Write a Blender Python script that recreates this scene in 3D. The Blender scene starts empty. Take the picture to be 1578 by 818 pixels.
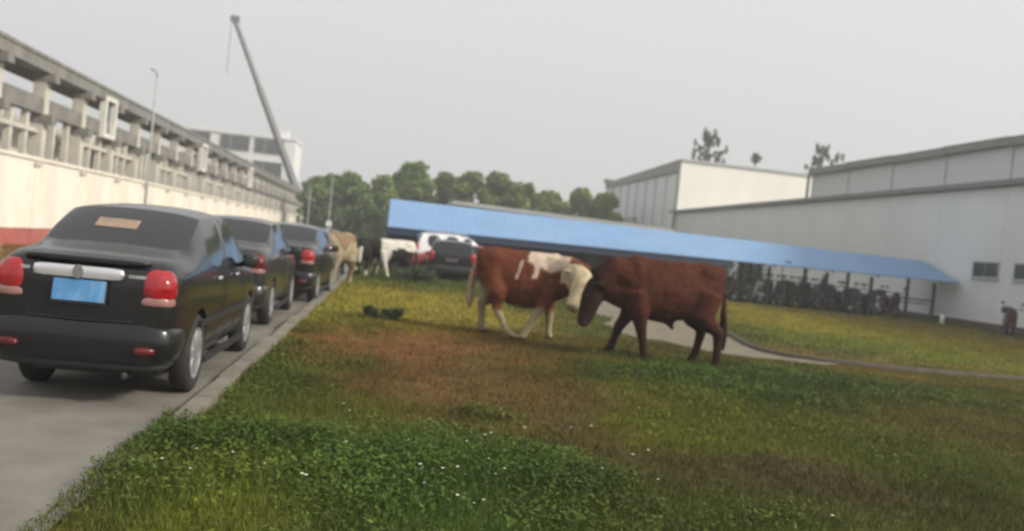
import bpy, bmesh, math, random
import numpy as np
from mathutils import Vector, Matrix, noise

random.seed(7)
rng = np.random.default_rng(7)
SC = bpy.context.scene
COL = SC.collection
R = math.radians

# ------------------------------------------------------------------ camera
F_PX, W_PX = 1350.0, 1578.0
ROLL, YAW, PITCH, CAM_H = R(5.9), math.atan(190.6 / F_PX), math.atan(25.5 / F_PX), 1.5
fwd = Vector((math.sin(YAW) * math.cos(PITCH), math.cos(YAW) * math.cos(PITCH), -math.sin(PITCH)))
r0 = Vector((math.cos(YAW), -math.sin(YAW), 0))
u0 = r0.cross(fwd)
cr = math.cos(ROLL) * r0 + math.sin(ROLL) * u0
cu = -math.sin(ROLL) * r0 + math.cos(ROLL) * u0
cam_data = bpy.data.cameras.new('camera')
cam_data.sensor_width = 36.0
cam_data.lens = 36.0 * F_PX / W_PX
cam_data.clip_start = 0.1
cam_data.clip_end = 5000
cam = bpy.data.objects.new('camera', cam_data)
COL.objects.link(cam)
cam.matrix_world = Matrix(((cr.x, cu.x, -fwd.x, 0), (cr.y, cu.y, -fwd.y, 0), (cr.z, cu.z, -fwd.z, CAM_H), (0, 0, 0, 1)))
SC.camera = cam
# a phone lens that focused a little short: everything in view is slightly soft
cam_data.dof.use_dof = True
cam_data.dof.focus_distance = 2.4
cam_data.dof.aperture_fstop = 2.8

# ------------------------------------------------------------------ world, sun, exposure
SUN_EL, SUN_AZ = R(33), R(118)          # azimuth from +Y clockwise: behind the camera on the right
world = bpy.data.worlds.new("World")
SC.world = world
world.use_nodes = True
wn = world.node_tree.nodes
wl = world.node_tree.links
sky = wn.new('ShaderNodeTexSky')
sky.sky_type = 'NISHITA'
sky.sun_disc = False
sky.sun_elevation = SUN_EL
sky.sun_rotation = SUN_AZ
sky.air_density = 1.2
sky.dust_density = 7.0
sky.ozone_density = 1.0
hsv = wn.new('ShaderNodeHueSaturation')
hsv.inputs['Saturation'].default_value = 0.10
hsv.inputs['Value'].default_value = 1.0
wl.new(sky.outputs[0], hsv.inputs['Color'])
ovc = wn.new('ShaderNodeMixRGB')            # thin overcast: the clear sky veiled by an even pale grey
ovc.inputs['Fac'].default_value = .72
ovc.inputs['Color2'].default_value = (7.5, 7.6, 7.55, 1)
wl.new(hsv.outputs[0], ovc.inputs['Color1'])
wl.new(ovc.outputs[0], wn['Background'].inputs['Color'])
wn['Background'].inputs['Strength'].default_value = 0.10
sun_d = bpy.data.lights.new('sun', 'SUN')
sun_d.energy = 3.0
sun_d.angle = R(10)
sun_d.color = (1.0, 0.93, 0.82)
sun = bpy.data.objects.new('sun', sun_d)
COL.objects.link(sun)
sdir = Vector((math.sin(SUN_AZ) * math.cos(SUN_EL), math.cos(SUN_AZ) * math.cos(SUN_EL), math.sin(SUN_EL)))
sun.rotation_euler = sdir.to_track_quat('Z', 'Y').to_euler()
SC.view_settings.view_transform = 'Standard'
SC.view_settings.look = 'None'
SC.view_settings.exposure = 0.36
SC.view_settings.gamma = 1.0
SC.cycles.max_bounces = 6
SC.cycles.use_denoising = True

# ------------------------------------------------------------------ materials
def srgb(r, g, b):
    f = lambda c: (c / 255) / 12.92 if c / 255 <= .04045 else ((c / 255 + .055) / 1.055) ** 2.4
    return (f(r), f(g), f(b))

def mat(name, col, rough=.6, var=.15, scale=3.0, metal=0.0, spec=.5, bump=0.0, coat=0.0, dirt=None, dirt_scale=.6, dirt_amt=.5, detail=6):
    m = bpy.data.materials.new(name)
    m.use_nodes = True
    nt = m.node_tree; n = nt.nodes; l = nt.links
    b = n['Principled BSDF']
    b.inputs['Roughness'].default_value = rough
    b.inputs['Metallic'].default_value = metal
    b.inputs['Specular IOR Level'].default_value = spec
    b.inputs['Coat Weight'].default_value = coat
    b.inputs['Coat Roughness'].default_value = .06
    tc = n.new('ShaderNodeTexCoord')
    nz = n.new('ShaderNodeTexNoise')
    nz.inputs['Scale'].default_value = scale; nz.inputs['Detail'].default_value = detail
    l.new(tc.outputs['Object'], nz.inputs['Vector'])
    rp = n.new('ShaderNodeValToRGB')
    rp.color_ramp.elements[0].position = .3; rp.color_ramp.elements[1].position = .7
    rp.color_ramp.elements[0].color = (*[c * (1 - var) for c in col], 1)
    rp.color_ramp.elements[1].color = (*[min(1, c * (1 + var)) for c in col], 1)
    l.new(nz.outputs['Fac'], rp.inputs['Fac'])
    out = rp.outputs['Color']
    if dirt:
        n2 = n.new('ShaderNodeTexNoise'); n2.inputs['Scale'].default_value = dirt_scale; n2.inputs['Detail'].default_value = 8
        n2.inputs['Roughness'].default_value = .65
        mp = n.new('ShaderNodeMapping'); mp.inputs['Scale'].default_value = (1, 1, .35)
        l.new(tc.outputs['Object'], mp.inputs['Vector']); l.new(mp.outputs[0], n2.inputs['Vector'])
        r2 = n.new('ShaderNodeValToRGB'); r2.color_ramp.elements[0].position = .48; r2.color_ramp.elements[1].position = .72
        r2.color_ramp.elements[1].color = (dirt_amt,) * 3 + (1,)
        l.new(n2.outputs['Fac'], r2.inputs['Fac'])
        mx = n.new('ShaderNodeMixRGB'); mx.inputs['Color2'].default_value = (*dirt, 1)
        l.new(r2.outputs['Color'], mx.inputs['Fac']); l.new(out, mx.inputs['Color1'])
        out = mx.outputs['Color']
    l.new(out, b.inputs['Base Color'])
    if bump:
        bp = n.new('ShaderNodeBump'); bp.inputs['Strength'].default_value = bump; bp.inputs['Distance'].default_value = .02
        l.new(nz.outputs['Fac'], bp.inputs['Height']); l.new(bp.outputs[0], b.inputs['Normal'])
    return m

def attr_mat(name, rough=.8, scale=30, var=.25, bump=.2, spec=.3, sheen=0.0, transl=0.0):
    m = bpy.data.materials.new(name); m.use_nodes = True
    nt = m.node_tree; n = nt.nodes; l = nt.links
    b = n['Principled BSDF']; b.inputs['Roughness'].default_value = rough; b.inputs['Specular IOR Level'].default_value = spec
    b.inputs['Sheen Weight'].default_value = sheen
    at = n.new('ShaderNodeAttribute'); at.attribute_name = 'Col'
    tc = n.new('ShaderNodeTexCoord')
    nz = n.new('ShaderNodeTexNoise'); nz.inputs['Scale'].default_value = scale; nz.inputs['Detail'].default_value = 8
    nz.inputs['Roughness'].default_value = .65
    l.new(tc.outputs['Object'], nz.inputs['Vector'])
    rp = n.new('ShaderNodeValToRGB')
    rp.color_ramp.elements[0].position = .3; rp.color_ramp.elements[1].position = .7
    rp.color_ramp.elements[0].color = (1 - var,) * 3 + (1,); rp.color_ramp.elements[1].color = (1 + var,) * 3 + (1,)
    l.new(nz.outputs['Fac'], rp.inputs['Fac'])
    mx = n.new('ShaderNodeMixRGB'); mx.blend_type = 'MULTIPLY'; mx.inputs['Fac'].default_value = 1
    l.new(at.outputs['Color'], mx.inputs['Color1']); l.new(rp.outputs['Color'], mx.inputs['Color2'])
    l.new(mx.outputs['Color'], b.inputs['Base Color'])
    if bump:
        bp = n.new('ShaderNodeBump'); bp.inputs['Strength'].default_value = bump; bp.inputs['Distance'].default_value = .01
        l.new(nz.outputs['Fac'], bp.inputs['Height']); l.new(bp.outputs[0], b.inputs['Normal'])
    if transl:
        tr = n.new('ShaderNodeBsdfTranslucent'); l.new(mx.outputs['Color'], tr.inputs['Color'])
        ms = n.new('ShaderNodeMixShader'); ms.inputs['Fac'].default_value = transl
        l.new(b.outputs[0], ms.inputs[1]); l.new(tr.outputs[0], ms.inputs[2])
        l.new(ms.outputs[0], n['Material Output'].inputs['Surface'])
    return m

M = {}
M['cream'] = mat('cream_plaster', (.85, .79, .67), .85, .05, 1.2, bump=.1, dirt=(.45, .40, .32), dirt_scale=.5, dirt_amt=.35)
M['red_band'] = mat('red_paint', (.42, .11, .09), .8, .15, 2, dirt=(.3, .2, .15))
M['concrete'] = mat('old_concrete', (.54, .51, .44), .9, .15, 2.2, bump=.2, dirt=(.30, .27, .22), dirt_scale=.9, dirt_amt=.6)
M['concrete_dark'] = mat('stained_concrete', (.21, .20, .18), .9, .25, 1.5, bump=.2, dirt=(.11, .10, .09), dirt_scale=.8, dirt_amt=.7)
M['pale_panel'] = mat('pale_panel', (.70, .69, .63), .8, .08, 1.1, dirt=(.33, .31, .27), dirt_scale=.7, dirt_amt=.5)
M['white_wall'] = mat('white_render', (.78, .78, .76), .8, .05, .4, dirt=(.5, .5, .48), dirt_scale=.2, dirt_amt=.3)
M['grey_panel'] = mat('grey_cladding', (.52, .53, .545), .55, .05, .5, dirt=(.40, .40, .40), dirt_scale=.25, dirt_amt=.35)
M['pale_grey_panel'] = mat('pale_grey_cladding', (.58, .585, .61), .55, .05, .5, dirt=(.40, .39, .39), dirt_scale=.3, dirt_amt=.35)
M['white_cladding'] = mat('white_cladding', (.70, .725, .745), .5, .05, .4, dirt=(.5, .5, .5), dirt_scale=.3, dirt_amt=.3)
M['cream_cladding'] = mat('cream_cladding', (.88, .86, .77), .6, .04, .3, dirt=(.6, .58, .5), dirt_scale=.2, dirt_amt=.25)
M['roof_trim'] = mat('grey_metal_trim', (.20, .195, .195), .5, .12, 2, metal=.2)
M['plinth'] = mat('dark_plinth', (.10, .07, .065), .8, .2, 2)
M['window_dark'] = mat('dark_window_glass', (.035, .04, .042), .12, .2, 1.0, spec=.6)
M['window_frame'] = mat('grey_window_frame', (.30, .31, .31), .5, .1)
M['blue'] = mat('blue_sheet_metal', (.20, .335, .54), .6, .06, .8, spec=.3, dirt=(.26, .38, .55), dirt_scale=.35, dirt_amt=.5)
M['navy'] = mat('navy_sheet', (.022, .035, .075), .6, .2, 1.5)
M['blue_under'] = mat('blue_underside', (.05, .09, .19), .6, .12, 1.2)
M['post'] = mat('dark_steel', (.045, .042, .04), .55, .25, 5, dirt=(.12, .08, .05), dirt_scale=3)
M['roof_pale'] = mat('pale_roof_sheet', (.42, .43, .43), .6, .1, 1)
M['asphalt'] = mat('road_concrete', (.185, .17, .145), .9, .16, 2.4, bump=.25, dirt=(.11, .10, .085), dirt_scale=.9, dirt_amt=.75)
M['kerb'] = mat('kerb_concrete', (.20, .18, .145), .9, .2, 4, bump=.3, dirt=(.15, .13, .09), dirt_scale=2, dirt_amt=.7)
M['path'] = mat('sandy_path', (.17, .145, .10), .95, .22, 2.5, bump=.25, dirt=(.17, .14, .09), dirt_scale=.9, dirt_amt=.7)
M['edging'] = mat('dark_edging', (.085, .07, .055), .9, .25, 4, bump=.2)
M['paint_black'] = mat('black_paint', (.008, .008, .0095), .25, .1, 2, coat=.35, spec=.35, dirt=(.022, .021, .02), dirt_scale=1.2, dirt_amt=.4)
M['paint_grey'] = mat('dark_grey_paint', (.016, .016, .018), .3, .1, 2, coat=.4, dirt=(.03, .03, .03), dirt_scale=1.2, dirt_amt=.4)
M['paint_bluegrey'] = mat('dark_blue_paint', (.018, .021, .032), .3, .1, 2, coat=.6, dirt=(.05, .05, .05), dirt_scale=1.2, dirt_amt=.4)
M['paint_red'] = mat('red_car_paint', (.35, .025, .03), .3, .1, 2, coat=.6)
M['paint_white'] = mat('white_car_paint', (.72, .72, .71), .3, .05, 2, coat=.6)
M['glass'] = mat('tinted_glass', (.018, .019, .022), .08, .05, 1, spec=.55)
M['rubber'] = mat('rubber', (.022, .021, .02), .85, .2, 6, dirt=(.07, .06, .05), dirt_scale=4)
M['alloy'] = mat('alloy', (.55, .55, .56), .35, .08, 4, metal=.75, dirt=(.2, .18, .15), dirt_scale=5)
M['chrome'] = mat('chrome', (.82, .82, .84), .28, .05, 9, metal=.8)
M['lamp_red'] = mat('red_lens', (.33, .010, .016), .18, .2, 14, coat=.5)
M['lamp_dull'] = mat('dull_red_reflector', (.10, .010, .011), .3, .1, 6)
M['lamp_clear'] = mat('clear_lens', (.30, .15, .13), .2, .1, 8, coat=.5)
M['plate'] = mat('blue_plate', (.085, .25, .50), .45, .12, 9, dirt=(.30, .47, .66), dirt_scale=7, dirt_amt=.6)
M['plate_dull'] = mat('faded_plate', (.10, .085, .10), .5, .2, 9)
M['plate_white'] = mat('pale_plate', (.6, .6, .6), .5, .1, 9)
M['sticker'] = mat('orange_sticker', (.30, .22, .155), .7, .3, 7, dirt=(.26, .12, .07), dirt_scale=5, dirt_amt=.8)
M['plastic'] = mat('black_plastic', (.02, .02, .021), .6, .2, 5)
M['galv'] = mat('galvanised_pole', (.36, .37, .37), .6, .12, 3)
M['crane'] = mat('crane_boom_grey', (.10, .108, .115), .5, .12, 2)
M['crane_pale'] = mat('crane_white', (.6, .6, .56), .5, .1, 2)
M['bark'] = mat('bark', (.10, .08, .055), .95, .3, 6, bump=.4)
M['hide'] = attr_mat('cattle_hide', .8, 26, .38, .6, spec=.08, sheen=0.0)
M['leaf'] = attr_mat('leaves', .7, 1.5, .15, 0, spec=.25, transl=.25)
M['grass'] = attr_mat('grass_blades', .75, 2.0, .2, 0, spec=.2, transl=.25)
M['soil'] = attr_mat('soil_and_turf', .95, 7.0, .45, .9, spec=.1)
M['horn'] = mat('horn', (.35, .29, .20), .5, .2, 12)
M['eye'] = mat('dark_eye', (.01, .008, .007), .15, .1, 5)
M['petal'] = mat('white_petals', (.72, .72, .62), .8, .1, 20)
M['stem'] = mat('flower_stem', (.05, .08, .02), .8, .1, 5)
M['person'] = attr_mat('clothing_and_skin', .8, 15, .15, .1)
M['cloth_navy'] = mat('navy_cloth', (.02, .024, .04), .9, .2, 9)
for nm, c in dict(scoot_black=(.02, .02, .022), scoot_grey=(.07, .072, .078), scoot_blue=(.03, .045, .09), scoot_maroon=(.07, .022, .024), scoot_silver=(.34, .34, .36), scoot_white=(.62, .62, .62)).items():
    M[nm] = mat(nm, c, .35, .12, 5, coat=.3, dirt=(.12, .11, .1), dirt_scale=3, dirt_amt=.4)

# ------------------------------------------------------------------ mesh helpers
class MB:
    def __init__(s):
        s.v = []; s.f = []; s.mi = []
    def add(s, vs, fs, mi=0):
        o = len(s.v); s.v += [tuple(v) for v in vs]; s.f += [tuple(i + o for i in f) for f in fs]; s.mi += [mi] * len(fs); return s
    def box(s, c, d, rz=0, mi=0):
        x, y, z = d[0] / 2, d[1] / 2, d[2] / 2
        vs = [(-x, -y, -z), (x, -y, -z), (x, y, -z), (-x, y, -z), (-x, -y, z), (x, -y, z), (x, y, z), (-x, y, z)]
        ca, sa = math.cos(rz), math.sin(rz)
        vs = [(c[0] + a * ca - b * sa, c[1] + a * sa + b * ca, c[2] + e) for a, b, e in vs]
        return s.add(vs, [(0, 3, 2, 1), (4, 5, 6, 7), (0, 1, 5, 4), (1, 2, 6, 5), (2, 3, 7, 6), (3, 0, 4, 7)], mi)
    def prism(s, bottom, top, mi=0):           # two loops of equal length
        n = len(bottom)
        fs = [tuple(range(n - 1, -1, -1)), tuple(range(n, 2 * n))] + [(i, (i + 1) % n, n + (i + 1) % n, n + i) for i in range(n)]
        return s.add(list(bottom) + list(top), fs, mi)
    def tube(s, pts, rad, seg=8, mi=0, flat=1.0):
        pts = [Vector(p) for p in pts]; n = len(pts)
        if not hasattr(rad, '__len__'): rad = [rad] * n
        vs = []; fs = []
        up = Vector((0, 0, 1))
        t0 = (pts[-1] - pts[0]).normalized()
        if abs(t0.z) > .9: up = Vector((0, 1, 0))
        for i, p in enumerate(pts):
            t = (pts[min(i + 1, n - 1)] - pts[max(i - 1, 0)]).normalized()
            a = t.cross(up)
            if a.length < 1e-4: a = t.cross(Vector((1, 0, 0)))
            a.normalize(); b = a.cross(t).normalized()
            for k in range(seg):
                an = 2 * math.pi * k / seg
                vs.append(p + rad[i] * (math.cos(an) * a + flat * math.sin(an) * b))
        for i in range(n - 1):
            for k in range(seg):
                k2 = (k + 1) % seg
                fs.append((i * seg + k, i * seg + k2, (i + 1) * seg + k2, (i + 1) * seg + k))
        fs.append(tuple(range(seg - 1, -1, -1))); fs.append(tuple((n - 1) * seg + k for k in range(seg)))
        return s.add(vs, fs, mi)
    def rings(s, rings, mi=0):                  # closed loft of equal rings
        seg = len(rings[0]); n = len(rings); vs = [p for r_ in rings for p in r_]; fs = []
        for i in range(n - 1):
            for k in range(seg):
                k2 = (k + 1) % seg
                fs.append((i * seg + k, i * seg + k2, (i + 1) * seg + k2, (i + 1) * seg + k))
        fs.append(tuple(range(seg - 1, -1, -1))); fs.append(tuple((n - 1) * seg + k for k in range(seg)))
        return s.add(vs, fs, mi)
    def lathe_y(s, prof, seg=24, mi=0, c=(0, 0, 0)):    # profile of (radius, offset along x), axis x
        vs = []; fs = []; n = len(prof)
        for r_, x in prof:
            for k in range(seg):
                a = 2 * math.pi * k / seg
                vs.append((c[0] + x, c[1] + r_ * math.cos(a), c[2] + r_ * math.sin(a)))
        for i in range(n - 1):
            for k in range(seg):
                k2 = (k + 1) % seg
                fs.append((i * seg + k, i * seg + k2, (i + 1) * seg + k2, (i + 1) * seg + k))
        return s.add(vs, fs, mi)
    def ellip(s, c, d, p=2.0, seg=16, rows=10, mi=0, rz=0):    # super-ellipsoid
        vs = []; fs = []
        e = 2.0 / p
        sg = lambda v: math.copysign(abs(v) ** e, v)
        ca, sa = math.cos(rz), math.sin(rz)
        for i in range(rows + 1):
            ph = -math.pi / 2 + math.pi * i / rows
            for k in range(seg):
                th = 2 * math.pi * k / seg
                x = d[0] / 2 * sg(math.cos(ph)) * sg(math.cos(th)); y = d[1] / 2 * sg(math.cos(ph)) * sg(math.sin(th)); z = d[2] / 2 * sg(math.sin(ph))
                vs.append((c[0] + x * ca - y * sa, c[1] + x * sa + y * ca, c[2] + z))
        for i in range(rows):
            for k in range(seg):
                k2 = (k + 1) % seg
                fs.append((i * seg + k, i * seg + k2, (i + 1) * seg + k2, (i + 1) * seg + k))
        return s.add(vs, fs, mi)
    def mesh(s, name, mats, smooth=False, weld=False):
        me = bpy.data.meshes.new(name)
        me.from_pydata(s.v, [], s.f)
        for m in (mats if isinstance(mats, (list, tuple)) else [mats]): me.materials.append(m)
        me.polygons.foreach_set('material_index', s.mi)
        if smooth: me.polygons.foreach_set('use_smooth', [True] * len(s.f))
        bm = bmesh.new(); bm.from_mesh(me)
        if weld: bmesh.ops.remove_doubles(bm, verts=bm.verts, dist=1e-4)
        bmesh.ops.recalc_face_normals(bm, faces=bm.faces); bm.to_mesh(me); bm.free()
        me.update()
        return me
    def build(s, name, mats, parent=None, smooth=False, loc=(0, 0, 0), bevel=0.0):
        o = bpy.data.objects.new(name, s.mesh(name, mats, smooth)); COL.objects.link(o)
        o.location = loc
        if parent: o.parent = parent
        if bevel:
            bv = o.modifiers.new('bevel', 'BEVEL'); bv.width = bevel; bv.segments = 2; bv.limit_method = 'ANGLE'
        return o

def tag(o, label, cat, group=None):
    o['label'] = label; o['category'] = cat
    if group: o['group'] = group
    return o
def struct(o, kind='structure'):
    o['kind'] = kind; return o
def thing(name, label, cat, loc=(0, 0, 0), rz=0, group=None):
    o = bpy.data.objects.new(name, None); COL.objects.link(o)
    o.empty_display_size = .2
    o.location = loc; o.rotation_euler = (0, 0, rz)
    return tag(o, label, cat, group)
def piece(name, me, parent, loc=(0, 0, 0), rz=0, scale=None):
    o = bpy.data.objects.new(name, me); COL.objects.link(o); o.parent = parent; o.location = loc; o.rotation_euler = (0, 0, rz)
    if scale: o.scale = scale
    return o
def copy_tree(o, kids, parent=None):
    c = o.copy(); COL.objects.link(c)
    if parent: c.parent = parent
    for ch in kids.get(o.name, []): copy_tree(ch, kids, c)
    return c
def kid_map(root):
    mp = {}
    def rec(o):
        mp[o.name] = list(o.children)
        for ch in o.children: rec(ch)
    rec(root); return mp
def evaluated(me, mods):
    o = bpy.data.objects.new('working_shape', me); COL.objects.link(o)
    for t, kw in mods:
        md = o.modifiers.new(t, t)
        for k, v in kw.items(): setattr(md, k, v)
    dg = bpy.context.evaluated_depsgraph_get(); dg.update()
    res = bpy.data.meshes.new_from_object(o.evaluated_get(dg))
    bpy.data.objects.remove(o)
    return res

# smooth value noise for numpy arrays
_tab = np.random.default_rng(3).random((256, 256))
def vnoise(x, y):
    xi = np.floor(x).astype(int); yi = np.floor(y).astype(int); fx = x - xi; fy = y - yi
    fx = fx * fx * (3 - 2 * fx); fy = fy * fy * (3 - 2 * fy)
    g = lambda a, b: _tab[a % 256, b % 256]
    return (g(xi, yi) * (1 - fx) + g(xi + 1, yi) * fx) * (1 - fy) + (g(xi, yi + 1) * (1 - fx) + g(xi + 1, yi + 1) * fx) * fy
def fbm(x, y, o=4):
    t = 0; a = .5
    for i in range(o):
        t = t + a * vnoise(x * 2 ** i + 17.3 * i, y * 2 ** i + 9.1 * i); a *= .5
    return t / (1 - .5 ** o)

# ================================================================== GROUND
# patches of the field: centre x, y, radii, colour, blade density, blade height, weight

ZONES=[
  (-10.0, 30.0, 2.2, 14.0, (0.17, 0.10, 0.035), 0.6, 0.06, 3.0),
  (0.48, 12.46, 1.31, 2.77, (0.162, 0.0612, 0.0232), 0.12, 0.05, 1.2),
  (0.64, 9.01, 1.45, 2.09, (0.0976, 0.0545, 0.0176), 0.42, 0.06, 0.75),
  (2.14, 12.26, 0.96, 2.85, (0.0976, 0.0648, 0.0176), 0.5, 0.06, 0.6),
  (1.84, 7.64, 0.68, 1.16, (0.0802, 0.0513, 0.016), 0.5, 0.06, 0.6),
  (-0.37, 5.98, 1.1, 0.89, (0.050, 0.086, 0.014), 1.0, 0.2, 1.5),
  (0.76, 6.04, 0.74, 0.98, (0.047, 0.088, 0.015), 1.0, 0.22, 1.5),
  (-1.04, 6.01, 0.46, 0.77, (0.040, 0.072, 0.012), 1.0, 0.2, 1.2),
  (-0.83, 4.74, 0.44, 0.49, (0.107, 0.117, 0.013), 0.9, 0.1, 1.3),
  (0.21, 4.74, 0.8, 0.55, (0.0482, 0.0887, 0.016), 1.0, 0.13, 0.9),
  (-0.49, 7.24, 0.62, 0.75, (0.0976, 0.1119, 0.016), 0.9, 0.1, 1.1),
  (-0.99, 10.24, 0.64, 2.18, (0.0545, 0.0887, 0.016), 0.9, 0.13, 1.1),
  (-1.19, 8.25, 0.35, 1.28, (0.0545, 0.0762, 0.0144), 0.9, 0.15, 0.9),
  (0.43, 21.09, 2.01, 5.05, (0.2384, 0.1946, 0.0296), 0.8, 0.12, 1.4),
  (-0.84, 16.62, 0.84, 3.04, (0.162, 0.1559, 0.0252), 0.8, 0.12, 1.0),
  (-0.04, 15.53, 0.45, 0.94, (0.0545, 0.0723, 0.013), 1, 0.2, 1.2),
  (0.75, 29.22, 1.29, 3.39, (0.0545, 0.0802, 0.0176), 1, 0.2, 1.2),
  (3.15, 15.43, 0.69, 3.11, (0.1221, 0.0887, 0.0232), 0.5, 0.07, 0.8),
  (3.89, 11.3, 1.97, 1.42, (0.044, 0.080, 0.015), 1.0, 0.17, 1.4),
  (6.95, 12.01, 1.12, 1.65, (0.0452, 0.0723, 0.0144), 1.0, 0.15, 1.0),
  (2.92, 8.04, 0.66, 1.3, (0.107, 0.117, 0.0144), 0.85, 0.1, 1.3),
  (4.22, 8.11, 0.94, 1.02, (0.0887, 0.0976, 0.016), 0.85, 0.1, 0.9),
  (3.26, 5.97, 0.51, 0.65, (0.0423, 0.0319, 0.013), 0.5, 0.07, 1.3),
  (2.05, 6.3, 0.43, 0.7, (0.0482, 0.0423, 0.0116), 0.6, 0.07, 1.0),
  (4.32, 5.86, 0.56, 0.92, (0.0452, 0.0482, 0.0116), 0.8, 0.09, 0.8),
  (6.57, 10.04, 1.18, 1.58, (0.0887, 0.0723, 0.0194), 0.6, 0.08, 0.9),
  (2.23, 5.11, 0.63, 0.54, (0.0612, 0.0802, 0.0144), 0.9, 0.12, 0.9),
  (4.53, 7.0, 0.77, 1.03, (0.0648, 0.0762, 0.016), 0.9, 0.1, 0.9),
  (15.59, 31.45, 3.44, 13.04, (0.2462, 0.2016, 0.0252), 0.9, 0.07, 1.5),
  (21.34, 31.6, 3.04, 13.6, (0.1812, 0.1441, 0.0319), 0.8, 0.06, 1.2),
  (13.05, 21.22, 2.15, 2.82, (0.117, 0.15, 0.0232), 1, 0.09, 1.3),
  (15.44, 21.12, 2.04, 6.53, (0.107, 0.1221, 0.0232), 1, 0.08, 1.0),
  (8.61, 15.51, 2.42, 1.51, (0.1384, 0.0976, 0.0273), 0.6, 0.05, 0.9),
]

BASE = ((.072, .080, .018), .8, .09)
def field(x, y):
    """soil/grass colour, blade density and height over the field"""
    jx = (fbm(x * .9, y * .9) - .5) * 1.7; jy = (fbm(x * .9 + 40, y * .9 + 11) - .5) * 1.7
    sc = np.clip(y / 9, .5, 2.2)
    X = x + jx * sc; Y = y + jy * sc * 1.6
    w = np.full(x.shape, .35); cr_ = [np.full(x.shape, .35 * c) for c in BASE[0]]; de = .35 * BASE[1] * np.ones(x.shape); he = .35 * BASE[2] * np.ones(x.shape)
    for (cx, cy, rx, ry, c, d, h, s) in ZONES:
        q = ((X - cx) / rx) ** 2 + ((Y - cy) / ry) ** 2
        k = s * np.exp(-1.25 * q) * 2
        w = w + k
        for i in range(3): cr_[i] = cr_[i] + k * c[i]
        de = de + k * d; he = he + k * h
    rough = fbm(x * 3.1 + 5, y * 3.1 + 3)
    mot = .50 + 1.0 * fbm(x * 1.8 + 21, y * 1.5 + 4, 5) * (.75 + .5 * fbm(x * .5, y * .4 + 9))
    mot = np.clip(mot * .75 + .30, .55, 1.45)
    de = de / w * np.clip(.35 + 1.3 * rough, 0, 1.3)
    return np.stack([cr_[0] / w * 1.32 * mot, cr_[1] / w * 1.33 * mot, cr_[2] / w * 1.3 * mot], -1), de, he / w

# the big ground sheet, finer near the camera
def ground_z(x, y):
    return (fbm(x * .35 + 3, y * .35) - .5) * .10 * np.clip((x + .9) / 2.0, 0, 1) * np.clip((60 - y) / 20, 0, 1)
def grid_sheet(name, xs, ys, m, zfun=None, colfun=None, z=0.0):
    gx, gy = np.meshgrid(xs, ys); n = len(xs); k = len(ys)
    gz = np.full(gx.shape, z)
    if zfun is not None: gz = gz + zfun(gx, gy)
    me = bpy.data.meshes.new(name)
    co = np.stack([gx, gy, gz], -1).reshape(-1, 3)
    idx = np.arange(n * k).reshape(k, n)
    q = np.stack([idx[:-1, :-1], idx[:-1, 1:], idx[1:, 1:], idx[1:, :-1]], -1).reshape(-1, 4)
    me.from_pydata(co.tolist(), [], q.tolist())
    me.polygons.foreach_set('use_smooth', [True] * len(q))
    if colfun is not None:
        c = colfun(gx.ravel(), gy.ravel())
        a = me.color_attributes.new('Col', 'FLOAT_COLOR', 'POINT')
        a.data.foreach_set('color', np.concatenate([c, np.ones((len(c), 1))], 1).astype(np.float32).ravel())
    me.materials.append(m)
    o = bpy.data.objects.new(name, me); COL.objects.link(o)
    return o
xs = np.unique(np.concatenate([np.linspace(-1500, -60, 12), np.linspace(-60, -14, 12), np.linspace(-14, -1.3, 22), np.linspace(-1.3, 9, 130), np.linspace(9, 34, 90), np.linspace(34, 1500, 20)]))
ys = np.unique(np.concatenate([np.linspace(-1500, -5, 12), np.linspace(-5, 3, 10), np.linspace(3, 13, 150), np.linspace(13, 50, 150), np.linspace(50, 1500, 24)]))
def soil(x, y):
    c, d, h = field(x, y)
    t = fbm(x * 1.7 + 31, y * 1.7 + 8, 5)
    dirt = np.array([.088, .062, .030])
    bare = np.clip(1.1 - d, .12, .62)[:, None]
    c = c * .80 * (1 - bare * .5) + dirt * bare * .5
    verge = np.array([.14, .085, .032])
    far = np.clip((y - 55) / 30, 0, 1)[:, None]
    c = c * (1 - far) + np.array([.12, .115, .07]) * far
    lf = np.clip((-1.2 - x) / .3, 0, 1)[:, None]
    c = c * (1 - lf) + verge * lf
    return c * (.75 + .5 * t[:, None])
struct(grid_sheet('ground', xs, ys, M['soil'], ground_z, soil))
# road (left), path (right) as sheets above the ground
road = MB()
ny = 60
ysr = [-30 + 190 * (i / ny) for i in range(ny + 1)]
for i in range(ny):
    a, b = ysr[i], ysr[i + 1]
    road.add([(-8.3, a, .012), (-1.40, a, .012), (-1.40, b, .012), (-8.3, b, .012)], [(0, 1, 2, 3)])
struct(road.build('road', M['asphalt']))
kerb_root = struct(bpy.data.objects.new('kerb', None)); COL.objects.link(kerb_root)
kerb_me = MB().box((0, 0, 0), (.14, .99, .20)).mesh('kerb_stone', M['kerb'])
for i in range(66):
    o = piece('kerb_stone', kerb_me, kerb_root, (-1.33 + random.uniform(-.012, .012), 6.75 + i * 1.0, -.015 + random.uniform(-.012, .012)), random.uniform(-.012, .012))
    o.rotation_euler[1] = random.uniform(-.03, .03)
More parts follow.
